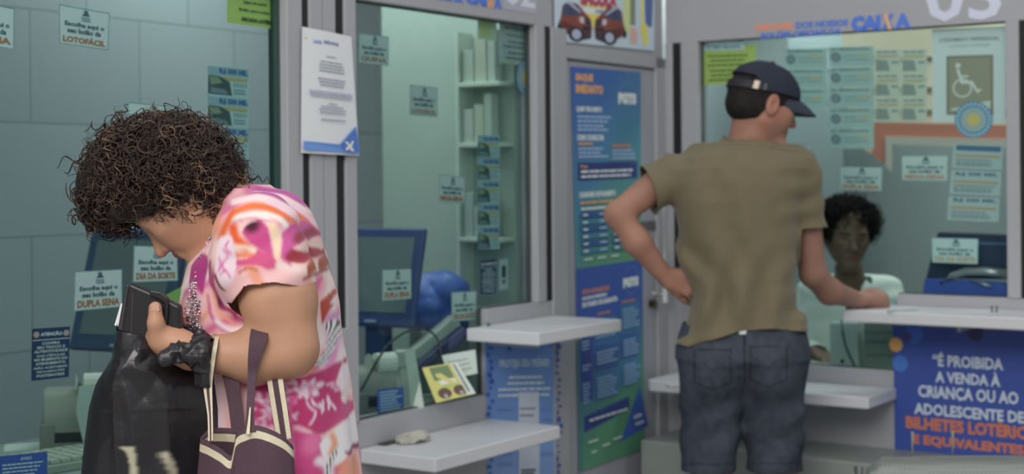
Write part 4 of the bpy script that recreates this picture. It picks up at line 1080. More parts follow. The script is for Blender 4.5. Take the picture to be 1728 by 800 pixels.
    D.stroke(c1((190, 200), (300, 178), (410, 200)), 3, (196, 120, 150), .6); D.stroke(c1((110, 290), (145, 210), (180, 150)), 12, (210, 96, 50), .6); D.stroke(c1((190, 230), (215, 290), (270, 340)), 17, (208, 84, 38), .6); D.stroke(c1((200, 335), (280, 345), (340, 370)), 7, (234, 196, 176), .6); D.stroke(c1((210, 385), (310, 390), (420, 405)), 8, (212, 112, 70), .7)
    D.stroke(c1((405, 210), (435, 300), (452, 390)), 9, (228, 192, 160), .5)
    D.blob(c1((245, 250), (270, 215), (300, 196), (345, 186), (385, 230), (408, 310), (432, 402), (380, 372), (330, 350), (285, 310), (258, 280)), (184, 66, 124), 1.0, (66, 18, 38), c1((300, 218))[0], 21)
    D.blob(c1((330, 352), (432, 400), (452, 450), (405, 466), (340, 442), (212, 442), (212, 412), (300, 400)), (190, 74, 118), 1.3)
    D.blob(c1((455, 262), (505, 210), (560, 250), (582, 300), (530, 340), (510, 385), (472, 405), (468, 330)), (184, 78, 138), 1.0, (132, 40, 62), c1((548, 285))[0], 15)
    D.blob(c1((480, 420), (518, 352), (570, 368), (612, 400), (590, 430), (520, 425)), (152, 48, 66), 1.4); D.stroke(c1((460, 445), (530, 455), (600, 478)), 10, (228, 196, 190), .5); D.stroke(c1((470, 400), (520, 440)), 4, (206, 110, 150))
    D.stroke(c1((240, 482), (290, 458), (350, 466)), 4, (156, 92, 62), .6)
    D.blob(c1((100, 285), (150, 270), (190, 285), (212, 400), (215, 480), (180, 550), (120, 575), (90, 480), (84, 380)), (228, 196, 208), 1.5)
    for p in (((130, 350), (165, 390), (130, 440), (150, 480)), ((170, 300), (150, 340), (185, 380)), ((120, 500), (150, 470), (185, 510)), ((105, 400), (120, 440), (108, 480))): D.stroke(c1(*p), 3, (196, 84, 142), .6)
    D.stroke(c1((85, 500), (120, 575), (175, 600)), 5, (110, 30, 40), .5)
    D.ok = np.ones(len(u))
    # down the back
    D.stroke(c1((560, 200), (622, 310), (652, 440)), 9, (210, 128, 86), .6); D.stroke(c1((380, 80), (500, 160), (600, 280), (665, 420), (695, 600), (700, 760)), 6, (228, 186, 204), .6)
    D.stroke(c1((230, 10), (400, 50), (545, 148), (645, 260), (700, 400), (738, 620), (755, 800)), 8, (172, 66, 142), .45, w1=5); D.stroke(c1((720, 600), (730, 800)), 5, (226, 196, 196), .6)
    D.stroke(c1((640, 520), (660, 600), (650, 680)), 12, (230, 206, 200), .5)
    D.blob(c1((600, 440), (648, 350), (662, 430), (612, 505)), (156, 76, 50), 1); D.stroke(c1((588, 525), (672, 488)), 5, (140, 56, 46), .5); D.blob(c1((622, 682), (682, 612), (662, 700), (674, 722), (642, 795), (628, 795)), (166, 58, 38), 1)
    D.ok = (v > 830).astype(float); D.lay(smo(np.sin(u * .05 + 3 * n1) * np.sin(v * .045), .1, .3), (184, 62, 120)); D.ok = np.ones(len(u))
    return D.C
def soften(V, Q, C, n=1):
    for _ in range(n):
        A = np.zeros_like(C); w = np.zeros(len(V))
        m = C[Q].mean(1)
        for k in range(4): np.add.at(A, Q[:, k], m); np.add.at(w, Q[:, k], 1)
        C = A / np.maximum(w, 1)[:, None]
    return C
dress = mk('dress', V, Q, vmat(.7, .25, .1, 420, sheen=.15), woman, smooth=True, cols=soften(V, Q, paint_dress(V)), label='sleeveless hem dress printed with pink, orange and white flowers')
solidify(dress, .0025)
# sequinned trim down the front of the neckline
V_, F_, C_ = [], [], []
path = [P(x, y, Y) for x, y, Y in ((366, 398, 2.60), (356, 418, 2.585), (348, 440, 2.555), (340, 465, 2.545), (332, 490, 2.535), (326, 515, 2.53), (322, 540, 2.525), (330, 562, 2.52), (342, 580, 2.515))]
R_ = random.Random(5)
b = MB(); b2 = MB(); b3 = MB()
for i in range(420):
    t = R_.random() * (len(path) - 1.001); k = int(t); p = path[k] + (path[k + 1] - path[k]) * (t - k) + np.array([R_.uniform(-.013, .013), R_.uniform(-.006, .002), R_.uniform(-.004, .004)])
    (b, b2, b3)[R_.choice((0, 0, 1, 2))].sphere(p, R_.uniform(.0014, .0026), 6, 4)
b.V += b2.V[:0]
trim = b.build('neckline_sequins', mat((132, 128, 138), .35, metal=.3), woman)
b2.build('dark_sequins', mat((66, 62, 74), .3, metal=.4), trim); b3.build('pink_sequins', mat((190, 110, 130), .3, metal=.3), trim)
b = MB()
for i in range(11):
    t = i / 10; b.sphere(P(366 - 4 * math.sin(t * 3), 384 + 26 * t, 2.60 - .02 * t), .0032, 8, 6)
b.build('necklace', mat((190, 184, 176), .2, metal=.7), woman, smooth=True)

# ------------------------------------------------------------------ curly hair
def curls(parent, name, c, rad, n, seed, colors, length=(.05, .10), rr=(.006, .011), th=(.0013, .0026), keepf=None, down=.5, inner=.80, turns=(1.3, 3.2), core=None):
    R = np.random.RandomState(seed); Vs, Fs, Cs = [], [], []; base = 0; N = 22; K = 4; made = 0
    while made < n:
        d = R.normal(size=3); d /= np.linalg.norm(d)
        p = np.asarray(c) + d * np.asarray(rad) * R.uniform(inner, .98)
        if keepf is not None and not keepf(p): continue
        made += 1
        nrm = d / np.asarray(rad); nrm /= np.linalg.norm(nrm)
        tg = R.normal(size=3) + np.array([0, 0, -down]); tg -= nrm * (tg @ nrm) * .75; tg /= np.linalg.norm(tg)
        L = R.uniform(*length); r = R.uniform(*rr); w = R.uniform(*turns) * 2 * math.pi; ph = R.uniform(0, 6.28); s = np.linspace(0, 1, N)
        bend = R.uniform(.15, .5)
        a = np.cross(tg, nrm); a /= np.linalg.norm(a); q = np.cross(a, tg)
        ctr = p + tg * (L * s)[:, None] + nrm * (L * bend * (s - 1.35 * s ** 2))[:, None]
        env = r * np.minimum(1, .35 + 1.2 * s)
        pts = ctr + a * (env * np.cos(w * s + ph))[:, None] + q * (env * np.sin(w * s + ph))[:, None]
        t = R.uniform(*th) * np.clip(1.25 - s, .3, 1)
        tan = np.gradient(pts, axis=0); tan /= np.linalg.norm(tan, axis=1)[:, None]
        u = np.cross(tan, nrm); u /= np.linalg.norm(u, axis=1)[:, None] + 1e-9; v = np.cross(tan, u)
        ang = np.arange(K) * 2 * math.pi / K
        ring = pts[:, None, :] + t[:, None, None] * (np.cos(ang)[None, :, None] * u[:, None, :] + np.sin(ang)[None, :, None] * v[:, None, :])
        Vs.append(ring.reshape(-1, 3)); col = alb(colors[R.choice(len(colors), p=None)]) * R.uniform(.75, 1.25)
        Cs.append(np.tile(col, (N * K, 1)))
        i = np.arange(N - 1)[:, None] * K + base; k = np.arange(K)[None]
        Fs.append(np.stack([i + k, i + (k + 1) % K, i + K + (k + 1) % K, i + K + k], -1).reshape(-1, 4)); base += N * K
    return np.concatenate(Vs), np.concatenate(Fs), np.concatenate(Cs)
HD = [(42, 32, 29), (48, 36, 31), (56, 41, 34), (38, 29, 28), (46, 34, 30), (66, 48, 37), (48, 36, 31), (36, 29, 28), (70, 50, 38), (56, 41, 33), (40, 31, 29), (44, 34, 30)]
HG = [(120, 90, 62), (98, 72, 50), (84, 60, 44)]
hcen = P(276, 287, 2.67); hrad = np.array([.124, .118, .093])
face_dir = TW(0, .3, -.15)
def kf(p):
    # leave the face free: everything below the hair line, which runs from brow to nape
    q = RW @ (p - hc) / .225
    if q[1] > .08 and q[2] < .30: return False
    if q[1] > .0 and q[2] < -.10: return False
    return True
# lumpy inner volume
H_ = SDF(); H_.el(hcen, hrad * .93, k=.02)
H_.el(P(222, 340, 2.66), (.072, .09, .055), k=.03); H_.el(P(346, 330, 2.68), (.058, .09, .058), k=.03); H_.el(P(368, 300, 2.69), (.04, .08, .055), k=.03); H_.el(P(205, 300, 2.67), (.07, .09, .06), k=.03)
HH = SDF(); HH.fn(lambda X: H_(X) - .012 * (vnoise(X, 38, 3) - .5) - .016 * (vnoise(X, 17, 4) - .5))
def gface(X):
    q = (X - hc) @ RW.T / .225
    return np.minimum.reduce([(q[:, 1] - .17) * .2, (.24 - q[:, 2]) * .2, .3 - np.abs(q[:, 0])])
V, Q = HH.mesh(hcen - .21, hcen + .21, .005); V, Q = cut(V, Q, gface); V, Q = largest(V, Q)
A_, B1, C1 = curls(None, 'x', hcen, hrad * 1.03, 2300, 3, HD, keepf=kf, length=(.035, .085), rr=(.005, .010), inner=.86)
A2, B2, C2 = curls(None, 'x', hcen, hrad * 1.06, 120, 8, HG, keepf=kf, length=(.035, .08), rr=(.006, .011), inner=.95, th=(.0008, .0016))
A3, B3, C3 = curls(None, 'x', hcen, hrad * 1.10, 420, 11, HD, keepf=kf, length=(.03, .075), rr=(.006, .012), inner=.97, th=(.0004, .0008))
A4, B4, C4 = curls(None, 'x', P(214, 334, 2.66), np.array([.076, .095, .066]), 620, 13, HD, keepf=kf, length=(.03, .06), rr=(.005, .010), inner=.85)
A5, B5, C5 = curls(None, 'x', P(346, 322, 2.68), np.array([.066, .10, .074]), 620, 14, HD, keepf=kf, length=(.03, .06), rr=(.005, .010), inner=.85)
A6, B6, C6 = curls(None, 'x', P(290, 335, 2.645), np.array([.135, .10, .075]), 80, 16, HG, keepf=kf, length=(.03, .065), rr=(.005, .010), inner=.95, th=(.0008, .0015))
Vs, Fs, Cs, o_ = [V], [Q], [np.tile(alb((34, 27, 25)), (len(V), 1))], len(V)
for a, f, c in ((A_, B1, C1), (A2, B2, C2), (A3, B3, C3), (A4, B4, C4), (A5, B5, C5), (A6, B6, C6)):
    Vs.append(a); Fs.append(f + o_); Cs.append(c); o_ += len(a)
mk('hair', np.concatenate(Vs), np.concatenate(Fs), vmat(.42, .4), woman, smooth=True, cols=np.concatenate(Cs), label='big head of dark brown curls with golden strands')
# ------------------------------------------------------------------ the man at the right counter, seen from behind
YM = 4.62; Rm = lambda px, Y=YM: pr(px, Y)
SKIN_M = (140, 96, 76)
mrows = np.array([238, 252, 266, 285, 310, 340, 400, 450, 500, 550, 600])
mL = np.array([1236, 1196, 1158, 1134, 1131, 1134, 1147, 1155, 1157, 1150, 1142])
mR = np.array([1296, 1318, 1342, 1356, 1354, 1346, 1338, 1338, 1343, 1350, 1358])
mb = np.array([.06, .085, .105, .12, .13, .135, .13, .125, .125, .13, .135])
mz = np.array([P(1245, r, YM)[2] for r in mrows]); mxl = np.array([P(q, 400, YM)[0] for q in mL]); mxr = np.array([P(q, 400, YM)[0] for q in mR])
def torso_m(X, inset=0.0):
    z = X[:, 2]; o = np.argsort(mz)
    a0 = np.interp(z, mz[o], mxl[o]); a1 = np.interp(z, mz[o], mxr[o]); b = np.interp(z, mz[o], mb[o]) - inset
    cx = (a0 + a1) / 2; a = (a1 - a0) / 2 - inset
    d = ((np.abs((X[:, 0] - cx) / a) ** 2.4 + np.abs((X[:, 1] - YM) / b) ** 2.4) ** (1 / 2.4) - 1) * np.minimum(a, b)
    return np.maximum(np.maximum(d, z - mz.max()), mz.min() - z)
sL, eL, wL = P(1128, 296, 4.62), P(1043, 362, 4.58), P(1122, 466, 4.60)
sR, eR, wR = P(1350, 292, 4.64), P(1372, 462, 4.70), P(1446, 506, 4.88)
M_ = SDF(); M_.fn(lambda X: torso_m(X, .024))
mh = P(1288, 177, 4.62); mf = np.array([.93, .27, -.30]); mu = np.array([.26, .05, .95])
TM, RM = head(M_, mh, mf, mu, H=.248)
M_.rc(P(1262, 262, 4.63), .066, P(1268, 205, 4.62), .060, k=.03)
M_.rc(P(1180, 274, 4.63), .042, P(1335, 276, 4.63), .042, k=.06)
M_.rc(sL, .050, eL, .041, k=.02)
M_.rc(eL, .038, P(1075, 408, 4.57), .041, k=.02); M_.rc(P(1075, 408, 4.57), .041, wL, .027, k=.02)
M_.rc(sR, .052, eR, .041, k=.02); M_.rc(eR, .040, P(1400, 492, 4.76), .041, k=.02); M_.rc(P(1400, 492, 4.76), .040, wR, .027, k=.02)
# left hand curled on the hip, right hand loosely closed on the shelf
hand(M_, wL, P(1160, 478, 4.60) - wL, np.array([.25, .95, -.1]), np.array([.2, .5, -.9]), L=.175, curl=(45, 62, 48), spread=4, thumb=(35, 25))
hand(M_, wR, P(1484, 503, 4.94) - wR, np.array([.05, .1, -1]), np.array([-.3, .9, 0]), L=.20, curl=(58, 72, 45), spread=5, thumb=(30, 25))
M_.el(P(1473, 505, 4.925), (.050, .045, .039), k=.018)
# pelvis and legs
M_.rc(P(1210, 600, 4.62), .092, P(1295, 600, 4.62), .092, k=.05)
for x0, x1, x2, s in ((1203, 1197, 1198, -1), (1305, 1306, 1303, 1)):
    kx = P(x1, 400, 4.62)[0]; ax = P(x2, 400, 4.62)[0]
    M_.rc(P(x0, 610, 4.62), .088, np.array([kx, 4.60, .48]), .062, k=.04)
    M_.rc(np.array([kx, 4.60, .48]), .058, np.array([kx, 4.63, .34]), .060, k=.02); M_.rc(np.array([kx, 4.63, .34]), .058, np.array([ax, 4.64, .09]), .036, k=.02)
    M_.rc(np.array([ax, 4.63, .045]), .040, np.array([ax + .07, 4.76, .034]), .034, k=.02); M_.rc(np.array([ax + .07, 4.76, .034]), .034, np.array([ax + .10, 4.81, .026]), .026, k=.02)
V, Q = M_.mesh((.22, 4.36, -.002), (1.36, 5.10, 1.82), .0045)
V, Q = largest(V, Q); V[:, 2] = np.maximum(V[:, 2], .001)
tone = .90 + .2 * vnoise(V, 30, 2)
cols = alb(SKIN_M)[None] * tone[:, None]
q = (V - mh) @ RM.T / .248
red = (smo(.38 - np.linalg.norm((q - np.array([.34, 0, 0])) * np.array([.6, 1.2, 1]), axis=1), 0, .2))[:, None] * .2
cols = cols * (1 - red) + alb((170, 96, 80)) * red
shave = ((q[:, 1] > .05) & (q[:, 2] < -.2))[:, None] * .25
cols = cols * (1 - shave) + alb((96, 80, 74)) * shave
man = mk('person', V, Q, vmat(.55, .35, .12, 260, sss=.06), smooth=True, cols=cols, cat='person',
         label='person seen from behind in navy cap, olive t-shirt and denim shorts at the right counter')
for s in (-1, 1):
    b = MB(); b.sphere(TM(s * .145, .30, .025), .0125, 12, 8); b.build('eye', mat((190, 186, 178), .2), man, smooth=True)
# short dark hair below the cap
HM = SDF(); HM.el(TM(0, -.055, .11), np.array([.345, .445, .385]) * .248, RM, k=.01); HM.el(TM(0, -.16, -.10), np.array([.30, .315, .21]) * .248, RM, k=.02)
HH2 = SDF(); HH2.fn(lambda X: HM(X) - .004 * (vnoise(X, 90, 3) - .5))
def ghair(X):
    q = (X - mh) @ RM.T / .248
    line = np.interp(q[:, 1], [-.6, -.42, -.15, -.05, .02, .10, .17, .30], [-.36, -.34, -.22, .05, .06, -.06, -.10, .22])
    return (line - q[:, 2]) * .248
V, Q = HH2.mesh(mh - .2, mh + .2, .005); V, Q = cut(V, Q, ghair); V, Q = largest(V, Q)
hc_ = np.tile(alb((30, 27, 26)), (len(V), 1)) * (.7 + .6 * vnoise(V, 120, 4))[:, None]
mk('hair', V, Q, vmat(.7, .2, .5, 500), man, smooth=True, cols=hc_)
# cap: crown, closing strap, clasp, peak, button
CP = SDF(); CP.el(TM(0, -.04, .17), np.array([.375, .475, .365]) * .248, RM, k=.01)
CC = SDF(); CC.fn(lambda X: CP(X) - .0015 * (vnoise(X, 40, 9) - .5))
def gcap(X):
    q = (X - mh) @ RM.T / .248; line = .135 + .10 * (q[:, 1] + .04); base = (line - q[:, 2]) * .248
    hole = .078 - np.sqrt((q[:, 0] * .75) ** 2 + ((q[:, 2] - .175) * 1.15) ** 2) * .5      # opening over the strap
    hole = np.minimum((.34 - np.hypot(q[:, 0] * .95, (q[:, 2] - .12) * 1.35)) * .248 * .35, np.minimum(-(q[:, 1] + .2) * .248, (.28 - q[:, 2]) * .248))
    strap = (q[:, 2] - line - .10) * .248
    return np.maximum(base, np.minimum(hole, strap))
V, Q = CC.mesh(mh - .22, mh + .22, .004); V, Q = cut(V, Q, gcap); V, Q = largest(V, Q)
q = (V - mh) @ RM.T / .248
seam = np.abs(np.sin(np.arctan2(q[:, 0], q[:, 1] + .04) * 3)) < .035
cc = np.tile(alb((38, 43, 57)), (len(V), 1)); cc[seam] *= .7
cap = mk('cap', V, Q, vmat(.8, .2, .3, 700), man, smooth=True, cols=cc, label='navy baseball cap with a pale buckle'); solidify(cap, .003)
# peak
n = 22; Vp = []; 
for k in range(9):
    r = k / 8
    for i in range(n + 1):
        t = -1 + 2 * i / n; x = t * .315 * (1 - .10 * r * r); fr_ = math.sqrt(max(0, 1 - (t * .99) ** 2))
        y = .36 * fr_ + r * .34 * (fr_ ** .7) + .03; z = .155 + .085 * (1 - t * t) * .6 - r * .13 * (.5 + r * .5) - .05 * t * t
        Vp.append(TM(x, y, z))
Fp = [(k * (n + 1) + i, k * (n + 1) + i + 1, (k + 1) * (n + 1) + i + 1, (k + 1) * (n + 1) + i) for k in range(8) for i in range(n)]
pk = mk('cap_peak', Vp, Fp, mat((42, 50, 66), .75, bump=.3, bscale=500), cap, smooth=True); solidify(pk, .004)
b = MB()
pts = []
for a in np.linspace(-.95, 1.35, 15):
    x, y = .372 * math.sin(a), -.04 - .472 * math.cos(a); pts.append((x, y))
for (x, y) in pts: pass
Vs2 = []
for (x, y) in pts:
    l = .135 + .10 * (y + .04)
    for dz, o in ((-.005, 1.012), (.085, 1.0), (.085, 1.02), (-.005, 1.03)): Vs2.append(TM(x * o, (y + .04) * o - .04, l + dz))
b.add(Vs2, [(i * 4 + k, i * 4 + (k + 1) % 4, i * 4 + 4 + (k + 1) % 4, i * 4 + 4 + k) for i in range(14) for k in range(4)])
b.build('cap_strap', mat((26, 27, 34), .6), cap)
def on_cap(a, z0, z1, w, o0, o1):
    V = []
    for o in (o0, o1):
        for da, z in ((-w, z0), (w, z0), (w, z1), (-w, z1)):
            x, y = .372 * math.sin(a + da), -.04 - .472 * math.cos(a + da); l = .135 + .10 * (y + .04); V.append(TM(x * o, (y + .04) * o - .04, l + z))
    return V, [(0, 3, 2, 1), (4, 5, 6, 7), (0, 1, 5, 4), (1, 2, 6, 5), (2, 3, 7, 6), (3, 0, 4, 7)]
b = MB(); b.add(*on_cap(1.0, -.005, .095, .07, 1.03, 1.05)); b.build('buckle', mat((186, 168, 144), .4), cap)
b = MB(); b.add(*on_cap(1.24, .0, .08, .02, 1.02, 1.05)); b.build('strap_loop', mat((96, 100, 108), .3, metal=.6), cap)
b = MB(); b.sphere(TM(0, -.04, .54), .008, 12, 8, (1, 1, .6)); b.build('cap_button', mat((38, 44, 60), .7), cap, smooth=True)

# t-shirt
T_ = SDF()
T_.fn(lambda X: torso_m(X, -.005))
T_.rc(P(1180, 268, 4.63), .050, P(1335, 268, 4.63), .050, k=.06)
T_.rc(sL, .068, P(1086, 330, 4.60), .066, k=.03)
T_.rc(P(1086, 330, 4.60), .066, P(1060, 350, 4.59), .068, k=.03)
T_.rc(sR, .066, P(1358, 390, 4.66), .064, k=.04); T_.rc(P(1358, 390, 4.66), .064, P(1362, 420, 4.67), .066, k=.02)
T_.rc(P(1262, 262, 4.63), .078, P(1266, 232, 4.62), .072, k=.03)
def fold_m(X):
    u = CX + X[:, 0] / X[:, 1] * F_PX; v = HY - (X[:, 2] - CAM_Z) / X[:, 1] * F_PX; n = vnoise(X, 6, 2)
    f = .0085 * np.sin((u - 1240 - (v - 300) * .45) * .085 + 4 * n) * smo(v, 280, 360) * (1 - smo(np.abs(u - 1200), 40, 110))
    f = f + .008 * np.sin((u + (v - 300) * .28) * .10 + 3 * n + 1) * smo(v, 400, 480)
    f = f + .0025 * np.sin((u * .3 + v) * .13 + 5 * n) * smo(u, 1290, 1340) * (1 - smo(v, 540, 580))
    f = f + .008 * np.sin((u * .8 - v * .7) * .12 + 4 * n) * smo(-u, -1150, -1110)
    f = f + .006 * np.exp(-((v - 572 + (u - 1250) * .1) / 12.) ** 2) * smo(v, 540, 570)
    return -f - .0012 * (vnoise(X, 40, 4) - .5)
TT = SDF(); TT.fn(lambda X: T_(X) + fold_m(X))
V, Q = TT.mesh((.28, 4.38, .82), (1.08, 4.90, 1.62), .0048); V, Q = largest(V, Q)
def g_shirt(X):
    u = CX + X[:, 0] / X[:, 1] * F_PX; v = HY - (X[:, 2] - CAM_Z) / X[:, 1] * F_PX
    hem = (v - np.interp(u, [1140, 1160, 1200, 1250, 1300, 1350, 1380], [583, 588, 576, 561, 558, 563, 566])) / 548.
    d = (eL - sL) / np.linalg.norm(eL - sL); cutL = P(1097, 324, 4.60)
    left = np.where(X[:, 0] < P(1135, 300, 4.6)[0], (X - cutL) @ (d * .8 + np.array([-.35, 0, .15])), -1)
    right = np.minimum((v - (391 - (u - 1350) * .08)) / 548., np.where(X[:, 0] > P(1322, 300, 4.6)[0], torso_m(X) - .016, -1))
    neck = np.minimum((X - P(1266, 243, 4.60)) @ np.array([.10, .18, 1.0]), .084 - np.hypot(X[:, 0] - P(1266, 240, 4.62)[0], X[:, 1] - 4.62))
    return np.maximum.reduce([hem, left, right, neck])
V, Q = cut(V, Q, g_shirt); V, Q = largest(V, Q)
cc = np.tile(alb((98, 89, 64)), (len(V), 1)) * (.94 + .12 * vnoise(V, 25, 5))[:, None]
nk = (X_ := (V - P(1266, 243, 4.60)) @ np.array([.10, .18, 1.0])); band = np.abs(nk + .018) < .0016
cc[band] *= .72
shirt = mk('t_shirt', V, Q, vmat(.85, .2, .15, 600, sheen=.2), man, smooth=True, cols=cc, label='olive t-shirt'); solidify(shirt, .003)

# denim shorts
J_ = SDF()
J_.rc(P(1208, 590, 4.62), .115, P(1300, 590, 4.62), .115, k=.06); J_.fn(lambda X: np.maximum(torso_m(X, .004), X[:, 2] - P(1250, 540, 4.6)[2]), k=.03)
for xa_, xb_ in ((1203, 1196), (1304, 1307)):
    J_.rc(P(xa_, 610, 4.62), .101, P(xb_, 790, 4.61), .085, k=.03); J_.rc(P(xb_, 790, 4.61), .087, P(xb_, 830, 4.61), .087, k=.01)
J_.rc(P(1203, 640, 4.545), .065, P(1215, 610, 4.545), .060, k=.05); J_.rc(P(1300, 640, 4.545), .065, P(1290, 610, 4.545), .060, k=.05)
JJ = SDF()
def fold_j(X):
    u = CX + X[:, 0] / X[:, 1] * F_PX; v = HY - (X[:, 2] - CAM_Z) / X[:, 1] * F_PX; n = vnoise(X, 7, 6)
    return -.004 * np.sin(v * .09 + u * .05 + 6 * n) * smo(v, 640, 700) - .004 * (vnoise(X, 14, 2) - .5) - .004 * np.sin(u * .12 + 5 * n) * (1 - smo(np.abs(v - 660), 20, 60))
JJ.fn(lambda X: J_(X) + fold_j(X))
V, Q = JJ.mesh((.46, 4.40, .40), (1.0, 4.86, 1.12), .0048); V, Q = largest(V, Q)
def g_j(X):
    v = HY - (X[:, 2] - CAM_Z) / 4.62 * F_PX
    return np.maximum((v - 794) / 548., (548 - v) / 548.)
V, Q = cut(V, Q, g_j)
u = CX + V[:, 0] / V[:, 1] * F_PX; v = HY - (V[:, 2] - CAM_Z) / V[:, 1] * F_PX; back = V[:, 1] < 4.62
wear = vnoise(V, 9, 3) * .6 + vnoise(V, 60, 4) * .4
cc = alb((52, 58, 70))[None] * (.45 + 1.1 * wear)[:, None]
for (x0, y0) in ((1168, 592), (1262, 588)):   # back pockets, stitched outline
    for poly_s, k in ((1.0, .55),):
        w_, h_ = 64, 70; a = (u - x0) / w_; bb = (v - y0) / h_
        inside = (a > 0) & (a < 1) & (bb > 0) & (bb < 1 - .18 * np.abs(a - .5) * 2); inner = (a > .04) & (a < .96) & (bb > .035) & (bb < .96 - .18 * np.abs(a - .5) * 2)
        cc[inside & ~inner & back] *= .5; arc = np.abs(bb - .42 - .10 * np.cos((a - .5) * 9)) < .014; cc[inner & arc & back] *= .6
cc[(np.abs(u - 1254) < 1.6) & (v < 650) & back] *= .5
cc[np.abs(v - 786) < 1.2] *= .6
shorts = mk('denim_shorts', V, Q, vmat(.85, .15, .3, 900), man, smooth=True, cols=cc, label='dark blue denim knee length shorts'); solidify(shorts, .003)
b = MB(); pts = [P(1254 + 52 * math.sin(a), 557 - 2 * math.cos(a), 4.62 - .128 * math.cos(a)) for a in np.linspace(-.9, .9, 12)]
for i in range(11):
    p0, p1 = pts[i], pts[i + 1]; up_ = np.array([0, 0, .016]); b.add([p0 - up_, p1 - up_, p1 + up_, p0 + up_], [(0, 1, 2, 3)])
b.build('white_waistband', mat((196, 200, 208), .7), man)

# ------------------------------------------------------------------ the clerk behind the right window
YC = 5.62; Rc = lambda px: pr(px, YC)
K_ = SDF(); kh = P(1430, 398, 5.60); kf_ = np.array([.02, -1, -.16]); ku = np.array([.05, -.16, .98])
TK, RK = head(K_, kh, kf_, ku, H=.240)
K_.rc(P(1432, 455, 5.66), .052, P(1436, 480, 5.70), .058, k=.03)
K_.rc(P(1380, 500, 5.72), .062, P(1490, 500, 5.72), .062, k=.05); K_.el(P(1436, 575, 5.73), (.165, .11, .22), k=.05)
K_.el(P(1436, 690, 5.73), (.17, .13, .11), k=.05)
for s, ex, ey, wx_, wy_ in ((-1, 1352, 590, 1380, 612), (1, 1512, 590, 1500, 610)):
    K_.rc(P(1380 if s < 0 else 1490, 502, 5.72), .05, P(ex, ey, 5.68), .042, k=.03); K_.rc(P(ex, ey, 5.68), .038, P(wx_, wy_ - 12, 5.50), .027, k=.02)
    hand(K_, P(wx_, wy_ - 12, 5.50), np.array([-s * .3, -1, -.05]), np.array([0, 0, -1.]), np.array([-s, 0, 0]), L=.16, curl=(15, 18, 12))
    kx = P(1436 + s * 45, 400, 5.73)[0]
    K_.rc(np.array([kx, 5.72, .50]), .085, np.array([kx, 5.55, .47]), .062, k=.04); K_.rc(np.array([kx, 5.53, .46]), .058, np.array([kx, 5.60, .08]), .038, k=.02); K_.rc(np.array([kx, 5.60, .04]), .036, np.array([kx, 5.46, .032]), .03, k=.02)
V, Q = K_.mesh((.94, 5.25, -.002), (1.62, 5.95, 1.45), .005); V, Q = largest(V, Q); V[:, 2] = np.maximum(V[:, 2], .001)
cols = alb((100, 74, 56))[None] * (.85 + .3 * vnoise(V, 30, 2))[:, None]
q = (V - kh) @ RK.T / .240
brow_ = (np.abs(q[:, 2] - .095) < .016) & (np.abs(np.abs(q[:, 0]) - .15) < .08) & (q[:, 1] > .2); cols[brow_] *= .3
lp = (np.abs(q[:, 2] + .26) < .045) & (np.abs(q[:, 0]) < .09) & (q[:, 1] > .33); cols[lp] = alb((120, 66, 58))
clerk = mk('person', V, Q, vmat(.5, .4), smooth=True, cols=cols, cat='person', label='person with dark afro hair and white coat seated behind the right window')
for s in (-1, 1):
    b = MB(); b.sphere(TK(s * .145, .30, .025), .0125, 12, 8); b.build('eye', mat((170, 166, 158), .2), clerk, smooth=True)
    b = MB(); b.sphere(TK(s * .145, .351, .022), .0052, 10, 6, (1, .4, 1)); b.build('pupil', mat((20, 16, 14), .2), clerk, smooth=True)
A_, B1, C1 = curls(None, 'x', kh + np.array([0, .03, .055]), np.array([.130, .12, .098]), 1500, 21, [(22, 18, 18), (28, 23, 22), (18, 16, 16)], length=(.03, .06), rr=(.005, .009), th=(.0016, .0028), keepf=lambda p: not (((p - kh) @ RK.T / .240)[1] > .22 and ((p - kh) @ RK.T / .240)[2] < .27))
hs = SDF(); hs.el(kh + np.array([0, .035, .055]), (.105, .095, .08)); V, Q = hs.mesh(kh - .2, kh + .22, .008)
def gk(X):
    q = (X - kh) @ RK.T / .240; return np.minimum(q[:, 1] - .15, .27 - q[:, 2]) * .2
V, Q = cut(V, Q, gk)
mk('hair', np.r_[V, A_], np.r_[Q, B1 + len(V)], vmat(.6, .25), clerk, smooth=True, cols=np.r_[np.tile(alb((20, 17, 17)), (len(V), 1)), C1])
C_ = SDF(); C_.rc(P(1380, 500, 5.72), .080, P(1490, 500, 5.72), .080, k=.05); C_.el(P(1436, 585, 5.73), (.185, .13, .26), k=.05)
for s, ex, ey, wx_, wy_ in ((-1, 1352, 590, 1380, 600), (1, 1512, 590, 1500, 598)):
    C_.rc(P(1380 if s < 0 else 1490, 502, 5.72), .068, P(ex, ey, 5.68), .058, k=.03); C_.rc(P(ex, ey, 5.68), .054, P(wx_, wy_, 5.55), .045, k=.02)
CC_ = SDF(); CC_.fn(lambda X: C_(X) - .004 * np.sin(X[:, 2] * 90 + 8 * vnoise(X, 8, 1)) - .003 * vnoise(X, 20, 2))
V, Q = CC_.mesh((.90, 5.30, .66), (1.66, 5.98, 1.10), .006)
def gc(X):
    u = CX + X[:, 0] / X[:, 1] * F_PX; v = HY - (X[:, 2] - CAM_Z) / X[:, 1] * F_PX
    opening = np.minimum((np.interp(v, [440, 500, 600, 700], [22, 13, 12, 22]) - np.abs(u - 1438)) / 450, (5.70 - X[:, 1]))
    neck = X[:, 2] - (kh[2] - .128)
    return np.maximum.reduce([opening, .70 - X[:, 2], neck, (5.545 - X[:, 1])])
V, Q = cut(V, Q, gc); V, Q = largest(V, Q)
coat = mk('white_coat', V, Q, mat((190, 200, 192), .8, noise=.05, nscale=30), clerk, smooth=True, label='white coat open at the front'); solidify(coat, .004)
